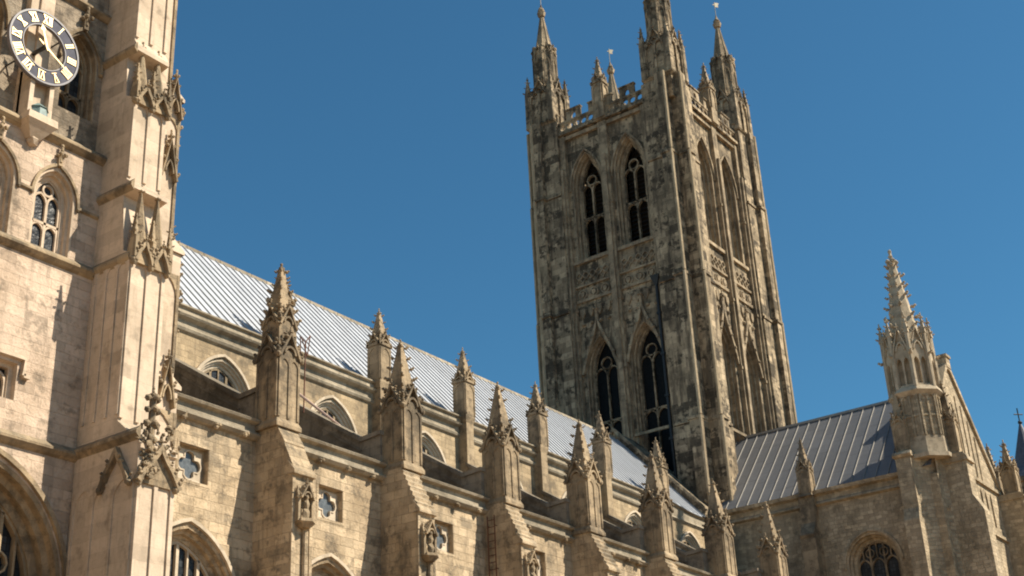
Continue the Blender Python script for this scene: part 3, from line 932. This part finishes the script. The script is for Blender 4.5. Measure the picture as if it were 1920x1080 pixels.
# gable wall
fg = S(TY)
ga = arch(57.3, 3.1, 8, 17.5, 21.3, 8)
slits = [arch(54.6+.9*i, .2, 22.6, 24.3, 24.75, 4) for i in range(8)]
mb = MB(); mb.wall(fg, [(TX0, 0), (TX1, 0), (TX1, 25.0), (57.1, 32.0), (56.5, 32.0), (TX0, 25.9)], [ga]+slits, .0)
for s_ in slits: mb.ring(fg, s_, 0, s_, .35)
for s_ in slits: mb.poly(*[fg.p(a, b, .35) for a, b in s_])
gw = mb.build('gable_wall', 'trans', tr)
make_window(tr, fg, 57.3, 3.1, 8, 17.5, 21.3, 5, 'carve', .9, .5, .2, (13,), tmat='carve')
mb = MB()
mb.fprism(fg, [(TX1+.3, 24.7), (TX1+.3, 25.1), (57.1, 32.25), (56.5, 32.25), (TX0, 26.1), (TX0, 25.75), (56.55, 31.9), (57.05, 31.9)], -.16, .45)
mb.fbox(fg, TX0+.5, TX1, 25.05, 25.25, -.16, 0); mb.fbox(fg, TX0+.5, TX1, 21.95, 22.15, -.16, 0)
mb.box(56.5, 57.2, -7.4, -6.75, 32.0, 32.7); mb.box(56.42, 57.28, -7.48, -6.67, 32.7, 32.86)
for i in range(8):
    a = 53.9+.85*i; h = 25.4+min((a-TX0)*.98, (TX1-a)*1.05)*.9
    if h > 26.2: mb.fbox(fg, a-.06, a+.06, 25.3, h-.4, -.07, 0)
mb.build('gable_coping', 'trans', tr)
# mid-wall buttress with its pinnacle
def small_pinnacle(parent, cx, cy, z0, h, r, mat, cs=.13):
    mb = MB()
    mb.frustum(cx, cy, z0, z0+.15, r+.07, r); mb.frustum(cx, cy, z0+.15, z0+h*.45, r, r)
    for fr in four(cx, cy, r):
        panel_strips(mb, fr, -r+.05, r-.05, z0+.2, z0+h*.42, 1, .09, .05)
        gablet(mb, fr, 0, z0+h*.42, r*1.02, r*1.7, -.07, .09, 2, cs, cs*.65)
    p = mb.build('pinnacle', mat, parent)
    s_ = MB(); spire(s_, cx, cy, z0+h*.45, z0+h-.1, r*.82, .05, 4, 5, cs); finial(s_, (cx, cy, z0+h-.15), cs*.9)
    s_.build('crocketed_spirelet', mat, p)
    return p
mb = MB()
mb.exty([(50.3, 0), (50.3, 21.5), (50.2, 21.7), (50.75, 22.5), (50.75, 24.1), (51.3, 24.1), (51.3, 0)], .3, 1.2)
mb.build('buttress', 'carve', tr)
small_pinnacle(tr, 50.95, .65, 24.1, 3.7, .36, 'carve')
# south-west corner: two angle buttresses, a canted stair turret between them
mb = MB()
mb.exty([(50.0, 0), (50.0, 21.3), (50.25, 22.0), (50.25, 25.0), (51.4, 25.0), (51.4, 0)], -6.15, -5.25)
mb.exty([(50.15, 25.0), (50.05, 25.12), (50.15, 25.3), (51.4, 25.3), (51.4, 25.0)], -6.25, -5.15)
mb.build('buttress', 'trans', tr)
mb = MB()
mb.extx([(-9.2, 0), (-9.2, 21.6), (-8.7, 22.6), (-8.7, 24.6), (-7.1, 24.6), (-7.1, 0)], 52.1, 53.2)
mb.extx([(-8.85, 24.6), (-8.8, 24.85), (-8.6, 25.1), (-7.1, 25.1), (-7.1, 24.6)], 52.0, 53.3)
mb.build('buttress', 'trans', tr)
mb = MB()
pts = [(50.6, -6.1), (52.3, -7.6), (53, -7.0), (51.4, -5.4)]
mb.add([(x, y, 0) for x, y in pts]+[(x, y, 25.0) for x, y in pts], [(0, 1, 5, 4), (1, 2, 6, 5), (2, 3, 7, 6), (3, 0, 4, 7), (4, 5, 6, 7)])
mb.build('stair_turret_wall', 'trans', tr)
mb = MB()
tcx, tcy = 52.15, -6.5
mb.frustum(tcx, tcy, 24.9, 25.15, 1.5, 1.5, 8); mb.frustum(tcx, tcy, 25.15, 26.2, 1.34, 1.3, 8)
mb.build('turret_plinth', 'pale', tr)
mb = MB()
mb.frustum(tcx, tcy, 25.2, 28.8, 1.26, 1.26, 8)
for i in range(8):
    a = i*math.pi/4; d = Vector((math.cos(a), math.sin(a), 0)); fr = Fr(Vector((tcx, tcy, 0))+d*1.26, (-d.y, d.x, 0), d)
    panel_strips(mb, fr, -.46, .46, 26.2, 28.7, 2, .11, .09)
    mb.fbox(fr, -.5, .5, 27.4, 27.5, -.06, 0)
lt = mb.build('lantern_turret', 'trans', tr)
mb = MB()
mb.frustum(tcx, tcy, 28.7, 28.95, 1.32, 1.55, 8); mb.frustum(tcx, tcy, 28.95, 29.25, 1.55, 1.4, 8)
mb.frustum(tcx, tcy, 29.2, 31.4, 1.02, 1.0, 8)
for i in range(8):
    a = i*math.pi/4; d = Vector((math.cos(a), math.sin(a), 0)); fr = Fr(Vector((tcx, tcy, 0))+d*1.3, (-d.y, d.x, 0), d)
    mb.wall(fr, [(-.55, 29.2), (.55, 29.2), (.55, 31.9), (-.55, 31.9)], [arch(-.22, .17, 29.4, 30.7, 31.1, 4), arch(.22, .17, 29.4, 30.7, 31.1, 4)], .26)
    gablet(mb, fr, 0, 31.3, .52, 1.7, -.1, .08, 3, .15, .14)
    c = math.pi/8+i*math.pi/4; e = Vector((math.cos(c), math.sin(c), 0)); q = Vector((tcx, tcy, 0))+e*1.42
    mb.frustum(q.x, q.y, 29.2, 32.6, .13, .12, 6); spire(mb, q.x, q.y, 32.6, 33.5, .15, .04, 4, 2, .16); finial(mb, (q.x, q.y, 33.6), .18)
    crocket(mb, Vector((q.x, q.y, 31.25))+e*.1, e, .3)
mb.build('lantern', 'pale', lt)
mb = MB()
spire(mb, tcx, tcy, 31.6, 38.0, 1.0, .16, 8, 9, .31); finial(mb, (tcx, tcy, 37.95), .46)
mb.build('crocketed_spire', 'pale', lt)
small_pinnacle(tr, 50.85, -5.7, 25.3, 4.1, .38, 'carve', .16); small_pinnacle(tr, 52.65, -7.95, 25.1, 4.6, .4, 'carve', .16)
# south-east corner buttress and pinnacles
mb = MB()
mb.extx([(-9.4, 0), (-9.4, 22.3), (-8.7, 23.4), (-8.7, 24.6), (-7.1, 24.6), (-7.1, 0)], 62.7, 64.0)
mb.extx([(-8.85, 24.6), (-8.8, 24.8), (-8.6, 25.0), (-7.1, 25.0), (-7.1, 24.6)], 62.6, 64.1)
mb.build('buttress', 'trans', tr)
small_pinnacle(tr, 63.35, -8.0, 25.0, 3.6, .42, 'carve', .18); small_pinnacle(tr, 64.6, -6.6, 25.0, 4.0, .42, 'carve', .18)

# ================================================================== CLOCK TOWER
sw = thing('clock_tower', 'cream stone west tower with deep buttress, tracery windows and gabled blind panels', 'clock tower')
YW, YU = .75, 1.2
fl = S(YW); fu = S(YU)
cxw = -3.75
midw = [cxw-3.15, cxw-1.05, cxw+1.05]
low = arch(cxw, 2.55, 2, 10.4, 13.75, 10)
lab = [(-4.75, 15.45), (-3.3, 15.45), (-3.3, 16.55), (-4.75, 16.55)]
mb = MB(); mb.wall(fl, [(-9.5, 0), (1.2, 0), (1.2, 24.15), (-9.5, 24.15)], [low, lab]+[arch(c, .72, 20.3, 22.15, 23.1, 8) for c in midw], 0)
mb.build('wall', 'tower', sw)
mb = MB()
topw = [cxw-1.75, cxw+1.75]
mb.wall(fu, [(-9.5, 24.1), (1.2, 24.1), (1.2, 42), (-9.5, 42)], [arch(c, .66, 25.6, 27.6, 28.7, 8) for c in topw]+[arch(c, .78, 31.6, 37, 38.4, 8) for c in topw], 0)
mb.wall(E(.9), [(.5, 0), (11, 0), (11, 42), (.5, 42)])
mb.wall(W(-9.5), [(-11, 0), (-.75, 0), (-.75, 42), (-11, 42)])
mb.wall(N(11), [(-.9, 0), (9.5, 0), (9.5, 42), (-.9, 42)])
mb.wall(S(1.0), [(-9.5, 42), (1.2, 42), (1.2, 43.2), (-9.5, 43.2)])
mb.poly((-9.5, .8, 42), (1.2, .8, 42), (1.2, 11, 42), (-9.5, 11, 42))
mb.build('upper_wall', 'grey', sw)
make_window(sw, fl, cxw, 2.55, 2, 10.4, 13.75, 4, 'carve', 1.05, .5, .2, (7,), tmat='carve')
for c in midw: make_window(sw, fl, c, .72, 20.3, 22.15, 23.1, 2, 'smooth', .5, .24, .13, (21.35,), fin=.42, bars=.085, hoodmat='carve')
for c in topw: make_window(sw, fu, c, .66, 25.6, 27.6, 28.7, 2, 'carve', .7, .14, .16, (26.55,), fin=.5, bars=.085, hoodmat='carve')
for c in topw: make_window(sw, fu, c, .78, 31.6, 37, 38.4, 2, 'smooth', .55, .24, .14, (34.5,), fin=.5, bars=.085, hoodmat='carve')
# square headed window with label mould
mb = MB()
mb.ring(fl, lab, 0, lab, .2)
l2 = [(-4.62, 15.53), (-3.43, 15.53), (-3.43, 16.43), (-4.62, 16.43)]
mb.ring(fl, lab, .2, l2, .22); mb.ring(fl, l2, .22, l2, .45)
mb.bar(fl, [(-4.9, 16.2), (-4.9, 16.72), (-3.15, 16.72), (-3.15, 16.2)], .12, -.14, .02); mb.fbox(fl, -3.15, -2.95, 16.14, 16.26, -.14, 0)
w = mb.build('square_window', 'smooth', sw)
t = MB()
for c in (-4.32, -3.73): t.bar(fl, arch(c, .27, 15.55, 16.0, 16.3, 5), .07, .28, .42)
t.fbox(fl, -4.07, -3.98, 15.53, 16.43, .28, .42); t.build('tracery', 'smooth', w)
gl = MB(); gl.poly(*[fl.p(a, b, .4) for a, b in l2]); gl.build('glass', 'glass', w)
# strings
for z, y in ((14.35, YW), (20.12, YW), (24.1, YW), (29.75, YU), (30.9, YU)):
    mb = MB(); mb.extx([(y, z-.2), (y-.1, z-.14), (y-.2, z-.04), (y-.2, z+.03), (y, z+.22), (y+.5, z+.22), (y+.5, z-.2)], -9.5, -1.05)
    mb.build('string_course', 'carve', sw)
for i, c in enumerate(midw):   # hood mould carried on between the windows as a string
    a0 = c+.85; a1 = (midw[i+1]-.85) if i < 2 else -1.12
    mb = MB(); mb.extx([(YW, 21.98), (YW-.08, 22.02), (YW-.08, 22.1), (YW, 22.14)], a0, a1)
    mb.build('string_course', 'carve', sw)
# pier with a little oriel bracket under the clock
mb = MB()
mb.fbox(fu, cxw-.42, cxw+.42, 24.2, 29.6, -.28, 0); mb.fbox(fu, cxw-.12, cxw+.12, 24.2, 29.6, -.36, -.28)
fr = S(YW)
mb.fbox(fr, cxw-.42, cxw-.27, 24.3, 26.0, -.3, .3); mb.fbox(fr, cxw+.27, cxw+.42, 24.3, 26.0, -.3, .3); mb.fbox(fr, cxw-.3, cxw+.3, 24.3, 26.0, -.06, .3)
mb.frustum(cxw, YW-.05, 24.05, 24.3, .52, .5); mb.frustum(cxw, YW-.05, 23.62, 24.05, .18, .5); mb.blob((cxw, YW-.1, 23.6), .2)
nb_ = mb.build('niche_pier', 'smooth', sw)
mb = MB(); mb.frustum(cxw, YW-.2, 24.3, 24.62, .3, .26, 8); mb.frustum(cxw, YW-.2, 24.62, 24.85, .3, .05, 8); mb.build('lead_cap', 'copper', nb_)
# the great south-east buttress: stage fronts step back, blind panels between
bx0, bx1 = -1.1, .2
prof = [(2, 0), (-2.0, 0), (-2.0, 13.9), (-2.08, 13.95), (-2.08, 14.1), (-1.0, 15.0), (-1.0, 20.3), (-.62, 20.5), (-.42, 22.45), (-.9, 22.55), (-.9, 22.7), (-.5, 23.0), (-.48, 26.0), (-.12, 26.2), (-.02, 27.7), (-.5, 27.8), (-.5, 27.95), (-.3, 28.3), (-.3, 42), (2, 42)]
mb = MB()
mb.extx(list(reversed(prof)), bx0, bx1)
bt = mb.build('buttress', 'smooth', sw)
mb = MB()
def pan(y, z0, z1, n=2, d=.06):
    fr = S(y, 0); panel_strips(mb, fr, bx0+.07, bx1-.07, z0, z1, n, .13, d)
for y_, za, zb in ((-2.0, 2, 13.2), (-1.0, 15.1, 20.1), (-.49, 23.1, 25.9), (-.3, 28.4, 33.5)):
    mb = MB(); pan(y_, za, zb); mb.build('panel_tracery', 'smooth', bt)
# panels on the shaded flank
fwst = W(bx0)
mb = MB(); panel_strips(mb, fwst, -.55, .95, 15.2, 20.1, 3, .1, .04); mb.build('panel_tracery', 'smooth', bt)
mb = MB(); panel_strips(mb, fwst, -.6, 1.9, 3, 13.2, 3, .1, .04); mb.build('panel_tracery', 'smooth', bt)
def gable_tier(y, z0, hb, ht, a0, a1, n, nm='crocketed_gablets', proj=.28):
    mb = MB(); fr = S(y); w = (a1-a0)/n
    for i in range(n):
        c = a0+w*(i+.5)
        oc = ogee_curve(c, w*.48, z0, hb, 7)
        mb.bar(fr, oc, .1, -proj, .02)
        mb.fprism(fr, oc, -proj*.45, 0)
        for q in (2, 4, 10, 12): crocket(mb, fr.p(oc[q][0], oc[q][1], -proj*.8), fr.a*(1 if q > 7 else -1)*.7+fr.n*.3+Vector((0, 0, .5)), .16)
        # tall slim gable that stands clear of the wall above the ogee head
        hwg = w*.4
        mb.add([fr.p(c-hwg, z0+hb*.55, -.02), fr.p(c, z0+hb*.55, -.2), fr.p(c+hwg, z0+hb*.55, -.02), fr.p(c, z0+ht, .12), fr.p(c-hwg, z0+hb*.55, .3), fr.p(c+hwg, z0+hb*.55, .3), fr.p(c, z0+ht, .26)],
               [(0, 1, 3), (1, 2, 3), (0, 3, 6, 4), (2, 5, 6, 3), (4, 6, 5), (0, 4, 5, 2, 1)])
        finial(mb, fr.p(c, z0+ht, .15), .13); finial(mb, fr.p(c, z0+hb, -proj), .12)
    for i in range(n+1):
        a = a0+w*i
        mb.fbox(fr, a-.06, a+.06, z0+.1, z0+hb*1.1, -proj*.9, .02)
        q = fr.p(a, 0, -proj*.45); spire(mb, q.x, q.y, z0+hb*1.1, z0+ht*.62, .07, .02, 4, 3, .09)
        mb.blob(fr.p(a, z0, -proj*.5), .13, None, .15)
    return mb.build(nm, 'carve', bt)
gable_tier(-1.0, 20.0, .75, 2.55, bx0, bx1, 2)
gable_tier(-.49, 25.8, .65, 2.3, bx0, bx1, 2)
gable_tier(-.3, 33, .65, 2.3, bx0, bx1, 2)
# lowest tier: one big crocketed ogee with a tall finial, turning the corner
mb = MB()
fr = S(-2.0); oc = ogee_curve((bx0+bx1)/2, .72, 13.0, 1.1, 9)
mb.bar(fr, oc, .14, -.22, .02); mb.fprism(fr, oc, -.08, 0)
for q in (1, 3, 5, 7, 11, 13, 15, 17): crocket(mb, fr.p(oc[q][0], oc[q][1], -.16), fr.a*(1 if q > 9 else -1)*.6+fr.n*.4+Vector((0, 0, .5)), .17)
for k in range(110): mb.blob(fr.p(-.85+random.gauss(0, .14), 13.15+1.6*random.random()**1.4, -.08+random.uniform(-.16, .1)), random.uniform(.025, .1), random.uniform(.025, .08), random.uniform(.03, .11), .5)
for k in range(40): mb.blob(fr.p(-.15+random.gauss(0, .15), 13.9+.9*random.random(), -.03+random.uniform(-.1, .06)), random.uniform(.025, .09), random.uniform(.025, .07), random.uniform(.03, .09), .5)
mb.tube(fr.p(-.8, 14.0, -.1), fr.p(-.8, 15.6, -.1), .1, 6)
for z in (14.7, 15.1, 15.45):
    for s_ in (-.17, .17): mb.blob(fr.p(-.8+s_, z, -.1), .11)
    mb.blob(fr.p(-.8, z, -.25), .1)
finial(mb, fr.p(-.8, 15.55, -.1), .14)
for s_ in (bx0, bx1): mb.blob(fr.p(s_, 13.0, -.1), .12)
fr2 = W(bx0, -1.2); oc = ogee_curve(0, .6, 13.0, 1.1, 9)
mb.bar(fr2, oc, .12, -.18, .02)
for q in (2, 5, 13, 16): crocket(mb, fr2.p(oc[q][0], oc[q][1], -.12), fr2.n*.5+Vector((0, 0, .7)), .2)
for s_ in (-.62, .62): mb.blob(fr2.p(s_, 13.0, -.1), .12)
mb.build('foliate_ogee_hood', 'carve', bt)
# strings that turn along the flank
for z, pr_, y0, y1 in ((14.42, .16, -2.05, .75), (20.2, .1, -1.0, .75), (22.68, .12, -.9, .75), (27.9, .12, -.5, 1.2)):
    mb = MB(); mb.exty([(bx0, z-.2), (bx0-pr_, z-.06), (bx0-pr_, z+.04), (bx0, z+.2)], y0, y1)
    mb.build('string_course', 'carve', bt)
# eastward buttress beside it
pz = [(0, 17.2, 2.0), (17.2, 21.8, 1.8), (21.8, 27.4, 1.4), (27.4, 42, .92)]
mb = MB()
for z0, z1, xr in pz:
    mb.box(.1, xr, .2+.0, 3.0, z0, z1)
    mb.add([(.1, .2, z1), (xr+.08, .12, z1), (xr+.08, 3, z1), (.1, 3, z1), (.1, .12, z1), (.1, .2, z1+.3), (xr-.3, .2, z1+.35), (xr-.3, 3, z1+.35), (.1, 3, z1+.35), (.1, .12, z1-.12), (xr+.08, .12, z1-.12), (xr+.08, 3, z1-.12)],
           [(4, 1, 6, 5), (1, 2, 7, 6), (9, 10, 1, 4), (10, 11, 2, 1)])
eb = mb.build('buttress', 'smooth', sw)
mb = MB()
for z0, z1, xr in pz: panel_strips(mb, S(.2), .55 if xr > 1.3 else .3, xr-.08, max(z0, 14)+.4, z1-.9, 1 if xr < 1.6 else 1, .11, .06)
for z1, xr in ((16.9, 1.55), (24.6, 1.05), (27.0, 1.1)):
    gablet(mb, S(.2), xr-.1, z1-.5, .32, 1.5, -.22, .02, 3, .17, .13); finial(mb, (xr-.1, .05, z1+1.1), .14)
for z1, xr in ((19.9, 1.8), (26.5, 1.35), (21.2, 1.8)):
    for q in range(5): crocket(mb, (xr, .35, z1-.9+q*.35), (1, -.2, .2), .2)
mb.build('panel_tracery', 'carve', eb)
# matching buttress at the west end, out of the picture
mb = MB(); mb.extx(list(reversed(prof)), -7.7, -6.4); mb.build('buttress', 'smooth', sw)
mb = MB()
for x in (-9.2, .9):
    for y in (1.3, 10.7): spire(mb, x, y, 42, 50, .8, .06, 8, 7, .25); finial(mb, (x, y, 50), .3)
mb.build('corner_pinnacles', 'carve', sw)

# ================================================================== CLOCK
ck = thing('clock', 'round open ring clock dial with gilt roman numerals fixed to the cream tower', 'clock')
CC = Vector((-3.9, .4, 26.75))
ck.location = CC
fk = Fr((0, 0, 0), (1, 0, 0), (0, -1, 0))
mb = MB(); n = 64
o_, i_ = circle(0, 0, 1.2, n), circle(0, 0, .77, n)
mb.ring(fk, o_, -.03, i_, -.03); mb.ring(fk, i_, -.03, i_, .05); mb.ring(fk, o_, .05, o_, -.03); mb.ring(fk, i_, .05, o_, .05)
mb.build('dial_ring', 'dial', ck)
mb = MB(); mb.bar(fk, circle(0, 0, 1.23, n), .06, -.06, .08, True); mb.bar(fk, circle(0, 0, .77, n), .03, -.05, .08, True)
mb.build('dial_rim', 'rim', ck)
NUM = ['XII', 'I', 'II', 'III', 'IIII', 'V', 'VI', 'VII', 'VIII', 'IX', 'X', 'XI']
for h, s_ in enumerate(NUM):
    th = R_(90-30*h)
    er = (math.cos(th), math.sin(th)); et = (math.sin(th), -math.cos(th))
    wd = {'I': .075, 'V': .19, 'X': .2}
    tot = sum(wd[c] for c in s_); k = min(1.0, .42/tot); u = -tot*k/2
    mb = MB()
    H = .15
    def P2(u, v): return (er[0]*(1.0+v)+et[0]*u, er[1]*(1.0+v)+et[1]*u)
    for c in s_:
        w_ = wd[c]*k; m_ = u+w_/2
        if c == 'I': mb.bar(fk, [P2(m_, -H), P2(m_, H)], .042*k+.002, -.055, -.028)
        if c == 'V':
            mb.bar(fk, [P2(m_-w_*.36, H), P2(m_, -H)], .04, -.055, -.028); mb.bar(fk, [P2(m_+w_*.36, H), P2(m_, -H)], .028, -.054, -.028)
        if c == 'X':
            mb.bar(fk, [P2(m_-w_*.36, H), P2(m_+w_*.36, -H)], .04, -.055, -.028); mb.bar(fk, [P2(m_+w_*.36, H), P2(m_-w_*.36, -H)], .028, -.054, -.028)
        u += w_
    for v in (-H, H): mb.bar(fk, [P2(-tot*k/2, v), P2(tot*k/2, v)], .02, -.054, -.028)
    mb.build('numeral', 'gold', ck, 'gilt roman numeral '+s_)
def hand(name, deg, ln, w, tail, d):
    th = R_(90-deg); c, s_ = math.cos(th), math.sin(th)
    q = lambda r, t: (c*r+s_*t, s_*r-c*t)
    mb = MB(); mb.fprism(fk, [q(-tail, w*.6), q(0, w), q(ln*.7, w*.7), q(ln, 0), q(ln*.7, -w*.7), q(0, -w), q(-tail, -w*.6)], d-.02, d)
    if name == 'hour_hand': mb.fprism(fk, [q(ln*.72, .09), q(ln*.9, 0), q(ln*.72, -.09), q(ln*.62, 0)], d-.024, d-.001)
    mb.build(name, 'gold', ck)
hand('minute_hand', 120, 1.1, .024, .3, -.10); hand('hour_hand', 340, .78, .032, .15, -.14)
mb = MB(); mb.tube((0, -.15, 0), (0, .75, 0), .07, 8); mb.build('hub', 'iron', ck)
for a in (45, 135, 225, 315):
    t = R_(a); mb = MB(); mb.tube((1.0*math.cos(t), .03, 1.0*math.sin(t)), (1.0*math.cos(t), .8, 1.0*math.sin(t)), .03, 5)
    mb.build('support_bar', 'iron', ck)

# ================================================================== THINGS ON THE ROOFS
ld = thing('ladder', 'narrow rusty iron ladder fixed on the shaded side of a buttress', 'ladder')
ld.location = (18.12, .15, 12)
for y in (-.17, .17):
    mb = MB(); mb.tube((-.1, y, 0), (-.1, y, 4.3), .025, 5)
    for z in (.5, 2.2, 3.9): mb.tube((-.1, y, z), (.08, y, z), .016, 4)
    mb.build('stile', 'rust', ld)
mb = MB(); mb.tube((-.1, -.17, .2), (-.1, .17, .2), .016, 4)
rg = mb.build('rung', 'rust', ld)
for i in range(1, 15): dup(rg, 0, 0, i*.28)
hr = thing('handrail', 'thin rusty tube frame and pale sloping rail behind the nearest tall pinnacle', 'railing')
hr.location = (10.4, 3, 19.3)
mb = MB()
mb.tube((.0, 0, .0), (.03, 0, 2.85), .028, 5); mb.tube((-.3, 0, 3.0), (.03, 0, 2.85), .022, 5)
mb.tube((-.25, 0, 2.95), (-.22, 0, 2.3), .022, 5); mb.tube((.03, 0, 2.85), (.28, 0, 3.2), .022, 5); mb.tube((.28, 0, 3.2), (.14, 0, 2.3), .022, 5)
mb.tube((.14, 0, 2.3), (-.2, 0, 3.0), .022, 5)
mb.build('frame', 'rust', hr)
mb = MB(); mb.tube((-.55, 0, .75), (2.1, 0, -.05), .05, 6); mb.build('rail', 'pipe', hr)

# ================================================================== FAR TOWER
ft = thing('spired_tower', 'slate spired round tower with iron cross standing beyond the transept', 'tower')
fx, fy = 100, -.3
mb = MB(); mb.frustum(fx, fy, 0, 35.4, 2.0, 1.9, 12); mb.frustum(fx, fy, 35.4, 35.8, 2.2, 2.2, 12); mb.build('wall', 'dark', ft)
mb = MB(); mb.frustum(fx, fy, 35.8, 37, 2.0, 1.35, 12); mb.frustum(fx, fy, 37, 41.2, 1.35, .1, 12); mb.build('spire', 'slate', ft)
mb = MB(); mb.tube((fx, fy, 41), (fx, fy, 42.7), .06, 5); mb.tube((fx-.3, fy+.3, 42.1), (fx+.3, fy-.3, 42.1), .06, 5); mb.blob((fx, fy, 41.3), .22)
mb.build('cross', 'iron', ft)
